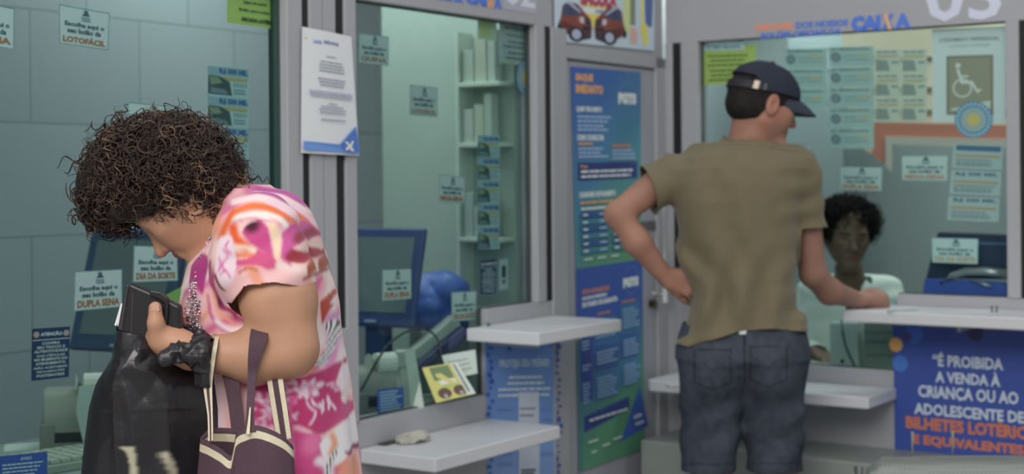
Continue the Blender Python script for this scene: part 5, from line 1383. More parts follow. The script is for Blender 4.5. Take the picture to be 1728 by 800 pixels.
G_ = SDF(); G_.el(P(1436, 575, 5.73), (.168, .116, .235), k=.05); G_.rc(P(1410, 490, 5.70), .058, P(1462, 490, 5.70), .058, k=.04); V, Q = G_.mesh((.98, 5.5, .72), (1.6, 5.95, 1.12), .008)
V, Q = cut(V, Q, lambda X: np.maximum.reduce([.72 - X[:, 2], X[:, 2] - (kh[2] - .15), .048 - np.hypot(X[:, 0] - P(1436, 480, 5.66)[0], X[:, 2] - (kh[2] - .13))]))
mk('green_blouse', V, Q, mat((28, 82, 66), .8), clerk, smooth=True)
b = MB(); sx0 = P(1436, 400, 5.73)[0]
b.tube([np.array([sx0, 5.73, .36]), np.array([sx0, 5.73, .395])], .17, 24); st = b.build('office_stool', mat((40, 42, 48), .7), label='dark round stool under the seated clerk', cat='stool')
b = MB(); b.tube([np.array([sx0, 5.73, .03]), np.array([sx0, 5.73, .36])], .025, 12); b.build('stool_post', ALU, st)
b = MB(); b.tube([np.array([sx0, 5.73, .0]), np.array([sx0, 5.73, .03])], .20, 24); b.build('stool_base', DARK, st)
# ------------------------------------------------------------------ purse, carrier bag, tote
LEA = mat((30, 28, 32), .38, bump=.08, bscale=300, k=.8)
def slab(pts, Y0, Y1):
    b = MB(); q = [P(x, y, Y0) for x, y in pts]; b.prism(q, np.array([0, Y1 - Y0, 0])); return b
purse = slab([(217, 478), (259, 496), (303, 517), (306, 572), (250, 576), (206, 560)], 2.468, 2.494).build('purse', LEA, label='black leather folding purse gripped in the hand, a white slip poking out', cat='purse', bevel=.004)
slab([(212, 480), (219, 481), (208, 560), (198, 556)], 2.472, 2.502).build('purse_spine', mat((40, 38, 42), .35, bump=.2, bscale=420), purse, bevel=.002)
slab([(214, 490), (214.8, 490), (204, 556), (203, 556)], 2.4705, 2.474).build('seam', mat((70, 68, 72), .5), purse)
slab([(252, 490), (271, 493), (284, 503), (284, 515), (281, 560), (276, 560), (278, 512), (268, 505), (252, 499)], 2.460, 2.470).build('closing_strap', LEA, purse, bevel=.002)
slab([(224, 494), (225, 494), (222, 562), (221, 562)], 2.4668, 2.470).build('fold_crease', mat((62, 60, 64), .5), purse)
slab([(204, 512), (211, 514), (203, 553), (193, 549)], 2.496, 2.4975).build('paper_slip', mat((206, 210, 214), .6), purse)

# carrier bag
vr = np.array([558, 568, 582, 600, 622, 650, 690, 740, 800, 870, 930, 965])
Lr = np.array([198, 197, 196, 193, 184, 168, 156, 149, 142, 138, 142, 170])
Rr = np.array([318, 330, 340, 348, 352, 372, 386, 390, 392, 392, 388, 350])
tr = np.array([.030, .036, .040, .044, .050, .056, .062, .066, .068, .066, .05, .02])
NT, NRW = 260, 220; Vb = []
tt = np.linspace(0, 1, NRW); vv_ = 558 + (965 - 558) * tt
for v in vv_:
    L, R, t = np.interp(v, vr, Lr), np.interp(v, vr, Rr), np.interp(v, vr, tr)
    th = np.linspace(0, 2 * np.pi, NT, endpoint=False); ct, st_ = np.cos(th), np.sin(th)
    sx_ = np.sign(ct) * np.abs(ct) ** .75; sy_ = np.sign(st_) * np.abs(st_) ** .85
    x = (L + R) / 2 + (R - L) / 2 * sx_; s_ = np.clip((x - L) / (R - L), 0, 1)
    Yc = 2.492 + .055 * s_ ** 2.2; tk = t * (1 - .45 * s_)
    sag = np.where(sy_ < 0, 8 * np.sin(np.pi * s_) ** 1.5, -10) * np.clip((600 - v) / 42, 0, 1)
    for k in range(NT): Vb.append(P(x[k], v + sag[k], Yc[k] + tk[k] * sy_[k]))
Vb = np.array(Vb); ub, vb_ = px2(Vb)
def ridg(X, f, s): return 1 - np.abs(vnoise(X, f, s) * 2 - 1)
QR = np.linalg.qr(np.random.RandomState(3).normal(size=(3, 3)))[0]
def facet(X, f, s): return 1 - np.abs(vnoise(X @ QR.T, f, s, True) * 2 - 1)
nb_ = (facet(Vb * [1, 1, .7], 15, 1) - .55) * .036 + (facet(Vb * [1, 1, .8] + .3, 31, 2) - .55) * .018
up_w = np.clip((690 - vb_) / 70, .10, 1) * np.clip((vb_ - 552) / 25, .2, 1)
creg = facet(Vb * [1.6, 1.6, .16], 13, 4) ** 3 * .014 * np.clip((vb_ - 600) / 80, 0, 1)
cen_ = Vb.reshape(NRW, NT, 3).mean(1, keepdims=True); dirn = (Vb.reshape(NRW, NT, 3) - cen_); dirn /= np.linalg.norm(dirn, axis=2, keepdims=True); dirn = dirn.reshape(-1, 3)
dirn[:, 0] *= .35
Vb = Vb + dirn * (nb_ * up_w + creg)[:, None]
Fb = [(j * NT + k, j * NT + (k + 1) % NT, (j + 1) * NT + (k + 1) % NT, (j + 1) * NT + k) for j in range(NRW - 1) for k in range(NT)]
Fb = np.array(Fb)[:, ::-1]
cb = np.tile(alb((32, 30, 34), .8), (len(Vb), 1)); front = Vb[:, 1] < 2.50
for poly in ([(216, 737), (242, 739), (245, 760), (247, 830), (238, 830), (236, 790), (233, 758), (228, 746)], [(279, 750), (289, 749), (299, 768), (304, 792), (300, 830), (291, 830), (295, 795), (287, 770)], [(183, 835), (250, 842), (250, 850), (183, 845)]):
    cb[inpoly(ub, vb_, poly) & front] = alb((150, 146, 120))
bag = mk('carrier_bag', Vb, Fb, vmat(.27, .6, .35, 45), smooth=True, cols=soften(Vb, Fb, cb), label='black crumpled plastic carrier bag with cream print hanging from the hand', cat='bag'); solidify(bag, .0008)
GB = SDF(); pts = [P(x, y, Y) for x, y, Y in ((306, 590, 2.448), (322, 604, 2.438), (334, 602, 2.436), (342, 588, 2.440), (340, 574, 2.46), (330, 568, 2.49))]
for a, b_ in zip(pts, pts[1:]): GB.rc(a, .012, b_, .0115, k=.012)
GB.rc(P(342, 588, 2.440), .011, P(350, 582, 2.445), .006, k=.01); GB.rc(P(334, 602, 2.436), .010, P(350, 640, 2.45), .018, k=.01); GB.rc(P(300, 590, 2.446), .010, P(280, 606, 2.436), .012, k=.01)
GG = SDF(); GG.fn(lambda X: GB(X) - .007 * (ridg(X, 60, 3) - .5) - .003 * (ridg(X, 120, 5) - .5))
V, Q = GG.mesh(P(268, 650, 2.40) - .01, P(362, 555, 2.53) + .01, .0028)
mk('gathered_handle', V, Q, vmat(.36, .5, .2, 60), bag, smooth=True, cols=np.tile(alb((34, 32, 36), .8), (len(V), 1)))

# striped tote
rim = [(398, 733, 2.396), (415, 722, 2.388), (432, 718, 2.386), (455, 724, 2.388), (478, 736, 2.392), (493, 750, 2.402), (495, 752, 2.430), (478, 742, 2.452), (440, 730, 2.456), (402, 724, 2.456), (374, 722, 2.452), (352, 724, 2.446), (338, 738, 2.436), (352, 746, 2.418), (372, 757, 2.408), (391, 768, 2.402)]
n0 = len(rim); sub = 6; RI = []
for i in range(n0):
    p0, p1, p2, p3 = (np.array(rim[(i + k - 1) % n0], float) for k in range(4))
    for j in range(sub):
        t = j / sub; q = .5 * ((2 * p1) + (-p0 + p2) * t + (2 * p0 - 5 * p1 + 4 * p2 - p3) * t * t + (-p0 + 3 * p1 - 3 * p2 + p3) * t ** 3)
        if i in (n0 - 1, 5, 11): q = p1 + (p2 - p1) * t
        RI.append(q)
RI = np.array(RI); m_ = len(RI)
off_ = [0, 9, 22, 30, 45, 65, 90, 120, 160, 200, 230]; Vt = []
for o in off_:
    f = o / 230
    for k in range(m_):
        x, v, Y = RI[k]; s_ = (x - 338) / 157
        tx = 326 + s_ * 178; tv = v * (1 - f) + 962 * f if o > 30 else v + o
        if o > 30: tv = (v + 30) + (962 - v - 30) * (o - 30) / 200
        Yb = 2.425 + (Y - 2.423) * 1.35
        Vt.append(P(x + (tx - x) * min(1, f * 1.5), tv, Y + (Yb - Y) * math.sin(f * math.pi * .8)))
Vt = np.array(Vt)
Vt[:, 1] += .004 * np.sin(Vt[:, 0] * 90 + 4 * vnoise(Vt, 9, 2)) * np.repeat(np.clip(np.array(off_) / 60, 0, 1), m_)
Ft = [(j * m_ + k, (j + 1) * m_ + k, (j + 1) * m_ + (k + 1) % m_, j * m_ + (k + 1) % m_) for j in range(len(off_) - 1) for k in range(m_)]
Ft.append(tuple((len(off_) - 1) * m_ + k for k in range(m_))[::-1])
MAR = mat((70, 46, 58), .8, bump=.35, bscale=700, noise=.12, nscale=60); GOLD = mat((180, 168, 138), .45, bump=.3, bscale=500, noise=.12, nscale=90)
tote = mk('tote_bag', Vt, Ft, None, mats=[MAR, GOLD], fmat=[1 if 1 <= i // m_ < 2 and i < m_ * 10 else 0 for i in range(len(Ft))], smooth=True,
          label='maroon cloth tote with gold stripe hanging from the forearm', cat='bag'); solidify(tote, .003)
def ribbon(name, path, widths, m, parent, lo=-1, hi=1, lift=0.0, th=.0022):
    pts = [P(*q) for q in path]; n = len(pts) * 5; out = []; ww = []
    for i in range(len(pts) - 1):
        p0 = pts[max(i - 1, 0)]; p1 = pts[i]; p2 = pts[i + 1]; p3 = pts[min(i + 2, len(pts) - 1)]
        for j in range(6 if i < len(pts) - 2 else 7):
            t = j / 6; out.append(.5 * ((2 * p1) + (-p0 + p2) * t + (2 * p0 - 5 * p1 + 4 * p2 - p3) * t * t + (-p0 + 3 * p1 - 3 * p2 + p3) * t ** 3)); ww.append(widths[i] + (widths[i + 1] - widths[i]) * t)
    V = []; prev = None
    for i, p in enumerate(out):
        t = out[min(i + 1, len(out) - 1)] - out[max(i - 1, 0)]; t /= np.linalg.norm(t)
        s = np.array([1.0, 0, 0]) - t * t[0]; s /= np.linalg.norm(s); nn = np.cross(s, t)
        if nn[1] > 0 and prev is None: nn = -nn
        if prev is not None and nn @ prev < 0: nn = -nn
        prev = nn; w = pr(ww[i], 2.45) / 2
        for a, l in ((lo, 0), (hi, 0), (hi, th), (lo, th)): V.append(p + s * w * a + nn * (lift + l))
    Fs = [(i * 4 + k, i * 4 + (k + 1) % 4, i * 4 + 4 + (k + 1) % 4, i * 4 + 4 + k) for i in range(len(out) - 1) for k in range(4)] + [(3, 2, 1, 0), tuple(len(V) - 4 + k for k in range(4))]
    return mk(name, V, Fs, m, parent)
def handle(path, widths, striped):
    h = ribbon('handle', path, widths, MAR, tote)
    if striped:
        for a, b_ in ((-.95, -.35), (.35, .95)): ribbon('gold_stripe', path, widths, GOLD, h, a, b_, .0022, .0008)
FA_ = 2.455
handle([(356, 745, 2.408), (355, 700, 2.43), (351, 650, 2.440), (352, 610, 2.444), (356, 586, 2.447), (360, 570, 2.475), (366, 566, 2.505)], [8, 9, 16, 24, 24, 22, 20], True)
handle([(366, 566, 2.505), (376, 590, 2.515), (389, 636, 2.482), (397, 680, 2.472), (403, 735, 2.458)], [20, 24, 26, 24, 22], False)
handle([(422, 730, 2.384), (422, 700, 2.405), (424, 660, 2.428), (426, 630, 2.440), (430, 600, 2.437), (436, 573, 2.443), (440, 552, 2.478), (446, 549, 2.512)], [20, 12, 13, 15, 22, 30, 30, 28], False)
ribbon('gold_stripe', [(419, 735, 2.380), (421, 715, 2.392), (423, 690, 2.408)], [6, 4, 2], GOLD, tote, lift=.003)
handle([(446, 549, 2.512), (456, 590, 2.52), (464, 640, 2.480), (471, 684, 2.468), (480, 742, 2.456)], [28, 28, 28, 28, 26], True)

# ------------------------------------------------------------------ things behind the glazing
def rigid(loc, yaw, tilt=0.0):
    c, s = math.cos(yaw), math.sin(yaw); ct, st = math.cos(tilt), math.sin(tilt)
    X = np.array([c, s, 0]); Yv = np.array([-s, c, 0]); Z = np.array([0, 0, 1.]); Y2 = Yv * ct + Z * st; Z2 = Z * ct - Yv * st
    L = np.asarray(loc, float)
    return lambda x, y, z: L + X * x + Y2 * y + Z2 * z
WT = .73
def monitor(loc, yaw, w, h, label, tilt=.12, lift=.21, rgb=(44, 66, 96), scr=(84, 98, 100)):
    f = rigid(loc, yaw, 0); g = rigid(loc + np.array([0, 0, lift]), yaw, tilt)
    b = MB(); b.prism([f(.13 * math.cos(t), .11 * math.sin(t), 0) for t in np.linspace(0, 2 * math.pi, 24, endpoint=False)], np.array([0, 0, .018]))
    st = b.build('monitor', mat(rgb, .45), label=label, cat='monitor', bevel=.003)
    b = MB(); b.box(f, -.035, .035, .0, .05, .018, lift + .1); b.build('stand', mat(rgb, .45), st, bevel=.004)
    b = MB(); b.prism([g(x, -.03, z) for x, z in ((-w / 2, 0), (w / 2, 0), (w / 2, h), (-w / 2, h))], g(0, .02, 0) - g(0, 0, 0)); bz = b.build('bezel', mat(rgb, .4), st, bevel=.008)
    b = MB()
    a = [g(x, -.010, z) for x, z in ((-w / 2 + .01, .01), (w / 2 - .01, .01), (w / 2 - .01, h - .01), (-w / 2 + .01, h - .01))]; c = [g(x, .06, z) for x, z in ((-w / 3, h * .2), (w / 3, h * .2), (w / 3, h * .8), (-w / 3, h * .8))]
    b.add(a + c, [(0, 1, 5, 4), (1, 2, 6, 5), (2, 3, 7, 6), (3, 0, 4, 7), (4, 5, 6, 7)]); b.build('back_shell', mat(rgb, .5), st)
    m = .032; b = MB(); b.box(g, -w / 2 + m, w / 2 - m, -.0315, -.029, m + .012, h - m); b.build('screen', mat(scr, .25), st)
    b = MB(); b.box(g, -.02, .02, -.0325, -.030, .012, .020); b.build('badge', mat((120, 136, 160), .4), st)
    return st
YA = math.atan2(UA[1], UA[0])
# left booth monitor: seen between sign and dress, a little turned
pm = P(206, 600, 4.02); monitor(np.array([pm[0], pm[1], WT]), -.45, .33, .34, 'blue framed monitor behind the left window, partly hidden by the purse', -.30)
pm = P(632, 560, 4.56); monitor(np.array([pm[0], pm[1], WT]), -.45, .30, .31, 'dark blue monitor standing in the middle booth', -.28, .22, (36, 60, 108), (84, 100, 106))
def printer(f, w, d, h, label, name='receipt_printer'):
    n = 10; prof = [(0, 0), (0, h * .45)] + [(d * .28 * (1 - math.cos(t)), h * .45 + h * .55 * math.sin(t)) for t in np.linspace(.25, math.pi / 2, n)] + [(d * .8, h), (d, h * .7), (d, 0)]
    b = MB(); b.prism([f(-w / 2, y, z) for y, z in prof], f(w / 2, 0, 0) - f(-w / 2, 0, 0)); p = b.build(name, mat((116, 124, 112), .5), label=label, cat='printer', bevel=.006)
    b = MB(); b.box(f, -w / 2 + .03, w / 2 - .03, -.003, .01, h * .18, h * .34); b.build('paper_slot', mat((34, 40, 40), .6), p)
    b = MB(); b.box(f, -w / 2 - .006, -w / 2 + .03, -.004, d * .5, h * .02, h * .5); b.build('side_cover', mat((104, 112, 102), .5), p, bevel=.004)
    b = MB(); b.tube([f(-w * .1 + .02 * i, d * .25, h * 1.0 + .012) for i in range(5)], .03, 14); b.build('paper_roll', mat((168, 178, 166), .7), p)
    b = MB()
    b.box(f, w / 2 - .1, w / 2 - .05, -.004, .004, h * .36, h * .42); b.build('button', mat((60, 66, 66), .5), p)
    return p
pm = P(142, 735, 3.72); printer(rigid((pm[0], pm[1], WT), .25), .20, .16, .15, 'beige receipt printer behind the left window, left of the carrier bag')
# paper feeding out of it
b = MB(); b.prism([P(x, y, 3.70) for x, y in ((133, 652), (160, 648), (150, 700), (143, 758), (128, 696))], np.array([0, .002, 0])); b.build('paper_sheet', mat((152, 172, 164), .7), label='pale paper sheet leaning by the printer behind the left window', cat='paper')
# keyboard tray
kb0 = P(58, 778, 3.50); f = rigid((kb0[0], kb0[1], WT), YA - .15)
b = MB(); b.box(f, -.21, .21, -.085, .085, 0, .02); kb = b.build('keyboard', mat((122, 136, 124), .6), label='beige keyboard on the worktop behind the left window', cat='keyboard', bevel=.003)
b = MB()
for r in range(5):
    for c in range(14): b.box(f, -.20 + c * .0285, -.20 + c * .0285 + .023, -.075 + r * .031, -.075 + r * .031 + .024, .0215, .03)
b.build('keys', mat((142, 154, 140), .6), kb, kind='stuff')
b = MB(); q0 = P(70, 738, 3.8); f = rigid((q0[0], q0[1], WT), .3); b.box(f, -.09, .09, -.05, .05, 0, .004); b.build('paper_sheet', mat((160, 176, 170), .7), label='loose white paper on the worktop behind the left window', cat='paper')
b = MB(); q0 = P(296, 520, 3.75)
b.prism([P(x, y, 3.92) for x, y in ((276, 500), (318, 478), (322, 560), (290, 560))], np.array([0, .003, 0])); b.V = [tuple(v) for v in b.V]
b.build('green_folder', mat((128, 170, 74), .6), label='bright green folder behind the left window, between purse and dress', cat='folder')

# middle booth clutter
pm = P(640, 690, 4.28); printer(rigid((pm[0], pm[1], WT), .55), .13, .15, .13, 'pale card printer standing in the middle booth below the monitor', 'card_printer')
pm = P(742, 545, 4.75)
BX = SDF(); BX.el(np.array([pm[0], pm[1], WT + .29]), (.085, .085, .07), k=.02); BX.rc(np.array([pm[0] - .08, pm[1], WT + .25]), .04, np.array([pm[0] + .09, pm[1], WT + .22]), .03, k=.04)
BB = SDF(); BB.fn(lambda X: np.maximum(BX(X) - .05 * (facet(X, 12, 2) - .5), WT + .201 - X[:, 2]))
V, Q = BB.mesh((pm[0] - .2, pm[1] - .16, WT + .17), (pm[0] + .18, pm[1] + .16, WT + .42), .006, snap=1); V[:, 2] = np.maximum(V[:, 2], WT + .201)
mk('blue_sack', V, Q, mat((48, 84, 160), .45, bump=.2, bscale=40), smooth=True, label='bright blue plastic sack slumped beside the monitor in the middle booth', cat='sack')
b = MB(); b.box(rigid((pm[0], pm[1], WT), .3), -.08, .12, -.09, .09, 0, .20); bx_ = b.build('carton', mat((104, 120, 118), .7), label='dull grey carton under the blue sack in the middle booth', cat='carton', bevel=.003)
b = MB(); b.box(rigid((pm[0], pm[1], WT), .3), -.081, .121, -.02, .02, .19, .2008); b.build('tape', mat((130, 136, 120), .4), bx_)
# terminal arm: long pale bar rising to the right, dark keypad under it
def bar(name, p0, p1, w, h, m, label=None, cat=None, parent=None, bevel=.004):
    p0, p1 = np.asarray(p0), np.asarray(p1); t = p1 - p0; L = np.linalg.norm(t); t /= L; s = np.cross(t, [0, 0, 1.]); s /= np.linalg.norm(s); n = np.cross(s, t)
    b = MB(); b.box(lambda x, y, z: p0 + t * x + s * y + n * z, 0, L, -w / 2, w / 2, -h / 2, h / 2); return b.build(name, m, parent, label=label, cat=cat, bevel=bevel)
r0 = bar('card_reader', P(690, 640, 4.45) * [1, 1, 0] + [0, 0, WT + .012], P(690, 640, 4.45) * [1, 1, 0] + [.09, .05, WT + .012], .09, .022, mat((140, 150, 142), .5), 'pale card terminal with a slanting arm in the middle booth', 'card terminal')
bar('terminal_arm', P(696, 600, 4.46), P(768, 540, 4.52), .05, .035, mat((134, 146, 138), .5), parent=r0)
bar('terminal_post', P(668, 606, 4.45), P(696, 604, 4.46), .06, .05, mat((150, 160, 152), .5), parent=r0)
bar('keypad', P(704, 620, 4.44), P(782, 556, 4.50), .06, .03, mat((34, 48, 84), .5), parent=r0)
bar('terminal_foot', P(692, 690, 4.40), P(686, 606, 4.45), .05, .02, mat((144, 156, 146), .5), parent=r0)
b = MB(); cp = [P(x, y, Y) for x, y, Y in ((604, 668, 4.2), (620, 640, 4.22), (640, 600, 4.26), (668, 566, 4.32), (705, 552, 4.36), (735, 560, 4.38), (745, 590, 4.36), (744, 625, 4.32))]
out = []
for i in range(len(cp) - 1):
    for j in range(5): out.append(cp[i] + (cp[i + 1] - cp[i]) * j / 5)
out = [sum(out[max(0, i - 3):i + 4]) / len(out[max(0, i - 3):i + 4]) for i in range(len(out))]
b.tube(out, .0035, 8); b.build('black_cable', mat((26, 30, 30), .5), smooth=True, label='black cable arching over the clutter in the middle booth', cat='cable')
mz_ = [P(712, 621, 4.33), P(771, 611, 4.33), P(803, 664, 4.28), P(736, 680, 4.28)]
Sheet(mz_, [.1, -1, .2]).make('magazine', 'yellow scratch card leaflet with two cars leaning behind the middle window', 'leaflet', (170, 168, 70),
    [('rect', 'picture', (84, 110, 66), .18, .04, .72, .42), ('text', 'lettering', (190, 190, 196), 'SACOLA', .30, .42, .72, .56, .08), ('rect', 'picture', (150, 160, 70), .3, .58, .7, .68), ('ell', 'car_picture', (84, 52, 44), .30, .80, .17, .15), ('ell', 'car_picture', (84, 52, 44), .70, .80, .17, .15), ('ell', 'car_rim', (130, 136, 140), .30, .88, .05, .06), ('ell', 'car_rim', (130, 136, 140), .70, .88, .05, .06),
     ('rect', 'white_margin', (166, 180, 170), .80, .0, 1, 1), ('rect', 'dark_stripe', (44, 56, 54), .86, .05, .90, .9)])
Sheet([P(745, 600, 4.42), P(802, 590, 4.42), P(806, 630, 4.36), P(760, 640, 4.36)], [.1, -1, .3]).make('paper_sheet', 'loose white paper behind the yellow leaflet in the middle booth', 'paper', (158, 172, 166), lines('lettering', (110, 120, 120), .1, .9, [.3, .5, .7], .05, 2, .2))
Sheet([P(683, 590, 4.37), P(700, 588, 4.37), P(716, 690, 4.30), P(694, 694, 4.30)], [.1, -1, .1]).make('paper_strip', 'narrow standing paper strip left of the yellow leaflet', 'paper', (146, 164, 152), [])
# shelves with papers on the partition of booth two
PXs = PX + .014
wm = mat((158, 172, 160), .6)
rk = MB(); 
def in_box(x0, x1, o0, o1, z0, z1): return (x0, x1, o0, o1, z0, z1)
D0, D1 = -.24, -.075
b = MB(); b.wbox('A', PX - .006, PX + .013, D0, D1, .78, 1.88); rack = b.build('paper_rack', mat((134, 150, 140), .6), label='white wall rack with open shelves of papers in the middle booth', cat='rack')
for z in (1.20, 1.505, 1.70): 
    b = MB(); b.wbox('A', PX - .085, PX - .007, D0, D1, z, z + .014); b.build('shelf_board', wm, rack, bevel=.002)
b = MB(); b.wbox('A', PX - .085, PX - .007, D0 - .012, D0, 1.05, 1.88); b.build('side_panel', wm, rack)
R_ = random.Random(12)
for zi, z in enumerate((1.214, 1.519, 1.714)):
    x = D0 + .006; k = 0
    while x < D1 - .03:
        w_ = R_.uniform(.03, .055); h_ = R_.uniform(.10, .17); c = R_.choice([(138, 152, 140), (146, 156, 136), (134, 150, 144), (142, 154, 146)])
        if x + w_ > D1: break
        b = MB(); b.wbox('A', PX - .07, PX - .03, x, x + w_ * .9, z + .0005, z + h_)
        b.build('paper_stack', mat(c, .7), label='pale betting slips on the %s rack shelf, %s' % (['lowest', 'middle', 'top'][zi], ['deepest in', 'second from the back', 'third from the back', 'fourth from the back', 'fifth from the back', 'sixth from the back', 'seventh from the back'][k]), cat='papers', group='papers on the booth rack', bevel=.001); x += w_; k += 1
b = MB(); b.wbox('A', PX - .055, PX - .03, D1 - .10, D1 - .01, 1.70, 1.80)
# right booth: box; cream board and red trim stand in for street reflection
bw = lambda px, py, off: onwall('B', px, py, off)
def wquad(pts, off, th, m, name, parent=None, **kw):
    b = MB(); b.prism([bw(x, y, off) for x, y in pts], -NB * th); return b.build(name, m, parent, **kw)
O1 = -1.55
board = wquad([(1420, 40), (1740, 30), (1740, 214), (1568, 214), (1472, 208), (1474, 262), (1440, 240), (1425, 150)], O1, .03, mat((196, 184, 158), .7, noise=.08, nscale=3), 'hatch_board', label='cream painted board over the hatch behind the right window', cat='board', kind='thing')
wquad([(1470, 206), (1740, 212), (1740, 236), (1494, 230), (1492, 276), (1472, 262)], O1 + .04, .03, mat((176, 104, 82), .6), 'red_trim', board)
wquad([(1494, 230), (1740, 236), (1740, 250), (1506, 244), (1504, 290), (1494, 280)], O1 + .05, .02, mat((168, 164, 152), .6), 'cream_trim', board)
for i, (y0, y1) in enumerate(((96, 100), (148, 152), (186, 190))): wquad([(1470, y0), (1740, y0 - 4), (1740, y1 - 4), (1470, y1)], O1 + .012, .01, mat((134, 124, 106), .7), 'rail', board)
Lg = P(1600, 400, 6.0)
wquad([(1330, 60), (1424, 60), (1424, 640), (1330, 640)], -2.6, .03, mat((116, 132, 134), .6), 'grey_cabinet_side', label='tall pale cabinet deep behind the right window, beyond the cap', cat='cabinet')
# dark blue monitor box with shine, low at the right
pm = onwall('B', 1634, 480, -.22); f = rigid((pm[0], pm[1], WT), math.atan2(UB[1], UB[0]))
b = MB(); b.prism([f(x, y, 0) for x, y in ((-.10, -.1), (.12, -.1), (.12, .10), (-.10, .10))], np.array([0, 0, .28])); tv = b.build('ticket_terminal', mat((30, 42, 76), .35), label='dark blue lottery terminal behind the right window, low in its right corner', cat='terminal', bevel=.01)
b = MB(); b.prism([onwall('B', x, y, -.10) for x, y in ((1560, 470), (1696, 476), (1700, 500), (1556, 500))], -NB * .02); b.build('blue_front', mat((46, 74, 158), .4), tv, bevel=.003)
b = MB(); pts = [onwall('B', x, y, -.095) for x, y in ((1588, 478), (1606, 466), (1632, 458), (1664, 458), (1700, 462))]; b.tube(pts, [.006, .012, .016, .016, .014], 12); b.build('steel_guide', mat((140, 142, 146), .25, metal=.6), tv, smooth=True)
b = MB(); pts = [onwall('B', x, y, -.092) for x, y in ((1638, 474), (1660, 480), (1674, 484))]; b.tube(pts, [.003, .006, .003], 10); b.build('steel_tab', mat((150, 152, 160), .3, metal=.5), tv, smooth=True)
b = MB(); b.prism([onwall('B', x, y, -.115) for x, y in ((1582, 392), (1700, 396), (1704, 472), (1562, 470))], -NB * .10); b.build('dark_housing', mat((32, 46, 70), .35), tv, bevel=.004)
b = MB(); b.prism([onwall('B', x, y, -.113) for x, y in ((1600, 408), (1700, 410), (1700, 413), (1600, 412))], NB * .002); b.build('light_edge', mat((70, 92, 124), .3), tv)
# low things behind the lower pane of window three
q0 = onwall('B', 1420, 600, -.10)
def panelB(pts, off, th, rgb, name, label, cat, **kw): return wquad(pts, off, th, mat(rgb, .55), name, label=label, cat=cat, bevel=.003, **kw)
tp = panelB([(1400, 545), (1445, 545), (1450, 636), (1400, 632)], -.10, .06, (150, 166, 158), 'plastic_housing', 'pale plastic housing with two sockets behind the low part of the right window', 'housing')
for y in (607, 620): wquad([(1418, y), (1424, y), (1424, y + 6), (1418, y + 6)], -.098, .004, DARK, 'socket', tp)
b = MB(); b.tube([onwall('B', x, y, -.085) for x, y in ((1420, 540), (1422, 560), (1427, 585), (1436, 605), (1448, 628))], .0035, 8); b.build('grey_cable', mat((44, 52, 52), .5), label='dark cable hanging in front of the pale plastic housing', cat='cable')
pn = panelB([(1456, 545), (1512, 545), (1512, 634), (1458, 636)], -.12, .05, (112, 126, 116), 'metal_box', 'grey green ribbed metal box behind the low part of the right window', 'box')
for y in (560, 575, 598): wquad([(1460, y), (1508, y), (1508, y + 3), (1460, y + 3)], -.118, .003, mat((92, 106, 98), .5), 'rib', pn)

# scraps on the low shelf, pens and coins on the high ones
def shelf_pt(w, px, py, z):
    d = P(px, py, 1.) - np.array([0, 0, CAM_Z]); t = (z - CAM_Z) / d[2]; return np.array([0, 0, CAM_Z]) + d * t
zl = .6735
for i, (pts, lab) in enumerate((([(608, 747), (644, 739), (648, 741), (611, 750)], 'dark slip of carbon paper nearest the left end of the low shelf'),
                                ([(636, 748), (672, 742), (676, 745), (652, 752), (640, 751)], 'dark slip of carbon paper in the middle of the scraps on the low shelf'),
                                ([(692, 731), (724, 723), (727, 726), (702, 735)], 'dark slip of carbon paper at the back of the low shelf'))):
    b = MB(); b.prism([shelf_pt('A', x, y, zl) for x, y in pts], np.array([0, 0, .002])); b.build('carbon_slip', mat((52, 50, 50), .6), label=lab, cat='paper', group='dark slips on the low shelf')
q0 = shelf_pt('A', 696, 747, zl); CR = SDF()
CR.el(q0 + [.0, 0, .012], (.030, .022, .010), k=.01); CR.el(q0 + [.022, .022, .012], (.022, .022, .013), k=.01); CR.el(q0 + [-.02, -.01, .008], (.02, .02, .009), k=.01)
C2_ = SDF(); C2_.fn(lambda X: np.maximum(CR(X) - .016 * (ridg(X, 45, 2) - .5), zl + .0005 - X[:, 2]))
V, Q = C2_.mesh(q0 - .07, q0 + .07, .003); V[:, 2] = np.maximum(V[:, 2], zl + .0005)
mk('crumpled_paper', V, Q, mat((150, 148, 136), .7), smooth=False, label='crumpled pale paper scrap lying on the low shelf under the middle window', cat='paper')
def pen(pts, z, r, rgb, label):
    a, b_ = (shelf_pt('A', x, y, z) for x, y in pts); b = MB(); b.tube([a + [0, 0, r], a + (b_ - a) * .8 + [0, 0, r], b_ + [0, 0, r * .6]], [r, r, r * .3], 10); b.build('pen', mat(rgb, .3), label=label, cat='pen', smooth=False)
pen([(818, 543), (826, 551)], .958, .004, (60, 60, 62), 'short dark pen at the left end of the upper middle shelf')
b = MB(); q0 = shelf_pt('A', 816, 541, .958); b.box(rigid(q0, .5), -.012, .012, -.008, .008, 0, .022); b.build('pen_holder', mat((176, 176, 172), .4), label='tiny white pen holder on the upper middle shelf', cat='holder', bevel=.002)
pen([(1498, 527), (1552, 524)], .969, .003, (120, 140, 150), 'pale blue pen lying beside the hand on the right shelf')
for i, px in enumerate((1674, 1682)):
    q0 = shelf_pt('B', px, 526, .969); b = MB(); b.tube([q0, q0 + [0, 0, .018]], .0045, 10); b.build('metal_stud', mat((70, 74, 58), .4, metal=.3), label='%s of two small dark studs on the right shelf' % ['left', 'right'][i], cat='stud')
q0 = shelf_pt('B', 1140, 654, .691); b = MB()
b.box(rigid(q0, .4), -.03, .03, -.022, .022, 0, .012); cl = b.build('folded_paper', mat((168, 172, 170), .7), label='folded white paper on the low shelf left of the denim shorts', cat='paper', bevel=.002)

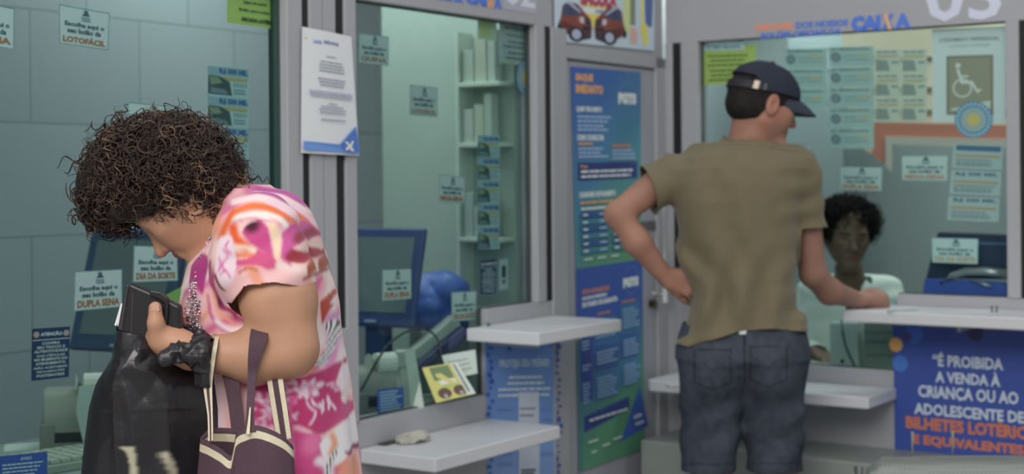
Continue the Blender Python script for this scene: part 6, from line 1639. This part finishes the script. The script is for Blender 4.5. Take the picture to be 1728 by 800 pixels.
# steel waiting bench in the right foreground: perforated backs seen from behind
st_m = bpy.data.materials.new('perforated_steel'); st_m.use_nodes = True; nt = st_m.node_tree; bs = nt.nodes['Principled BSDF']
bs.inputs['Metallic'].default_value = .6; bs.inputs['Roughness'].default_value = .35
vo = nt.nodes.new('ShaderNodeTexVoronoi'); vo.inputs['Scale'].default_value = 95; vo.inputs['Randomness'].default_value = .0
tcn = nt.nodes.new('ShaderNodeTexCoord'); nt.links.new(tcn.outputs['Object'], vo.inputs['Vector'])
cr_ = nt.nodes.new('ShaderNodeValToRGB'); cr_.color_ramp.elements[0].position = .28; cr_.color_ramp.elements[1].position = .36
cr_.color_ramp.elements[0].color = (*alb((112, 116, 112)), 1); cr_.color_ramp.elements[1].color = (*alb((124, 128, 124)), 1)
nt.links.new(vo.outputs['Distance'], cr_.inputs[0]); nt.links.new(cr_.outputs[0], bs.inputs['Base Color'])
bx0 = P(1466, 790, 3.9)
bench = empty('waiting_bench', (bx0[0] + .5, 3.78, 0), 'perforated steel waiting bench in the lower right corner, seen from behind', 'bench')
for i in range(2):
    x0 = bx0[0] + i * .56; n = 12; V = []; Fs = []
    zt = CAM_Z - (783 - HY) * 3.9 / F_PX
    for j in range(9):
        t = j / 8; z = zt - .40 * t; y = 3.90 - .10 * t + (.03 * (1 - t * 4) ** 2 if t < .25 else 0)
        for k in range(n + 1):
            s = k / n; edge = min(s, 1 - s); V.append(np.array([x0 + .52 * s, y + .02 * math.sin(math.pi * s), z - (.03 * max(0, 1 - edge / .08) ** 2 if j == 0 else 0) - i * .0]))
    Fs = [(j * (n + 1) + k, j * (n + 1) + k + 1, (j + 1) * (n + 1) + k + 1, (j + 1) * (n + 1) + k) for j in range(8) for k in range(n)]
    o = mk('seat_back', V, Fs, st_m, bench, smooth=True); solidify(o, .006)
    V = []
    for j in range(9):
        t = j / 8; y = 3.80 - .42 * t; z = zt - .40 + .012 * math.sin(t * 3) - (.03 * (t - .8) * 5 if t > .8 else 0)
        for k in range(n + 1): V.append(np.array([x0 + .52 * k / n, y, z]))
    o = mk('seat', V, Fs, st_m, bench, smooth=True); solidify(o, .006)
    b = MB(); xx = x0 + .0; b.tube([np.array([xx - .02, 3.93, zt - .02]), np.array([xx - .02, 3.86, zt - .30]), np.array([xx - .02, 3.78, zt - .40]), np.array([xx - .02, 3.42, zt - .40])], .012, 12); b.build('side_rail', mat((150, 152, 150), .3, metal=.6), bench, smooth=True)
b = MB(); b.tube([np.array([bx0[0] - .1, 3.62, zt - .45]), np.array([bx0[0] + 1.15, 3.62, zt - .45])], .022, 14); b.build('beam', mat((90, 92, 94), .4, metal=.5), bench)
for x in (bx0[0] + .1, bx0[0] + 1.0):
    b = MB(); b.tube([np.array([x, 3.62, zt - .45]), np.array([x, 3.62, .02])], .02, 12); b.tube([np.array([x, 3.40, .015]), np.array([x, 3.84, .015])], .015, 10); b.build('leg', mat((90, 92, 94), .4, metal=.5), bench)
for px in (1540, 1608):
    a = P(px, 778, 4.05); b = MB(); b.tube([np.array([a[0], 4.05, a[2] - .1]), np.array([a[0], 4.05, CAM_Z - (735 - HY) * 4.05 / F_PX])], .004, 8); b.tube([np.array([a[0], 4.05, a[2] - .1]), np.array([a[0], 3.90, a[2] - .1])], .004, 8); b.build('rod', mat((150, 150, 140), .4, metal=.4), bench)
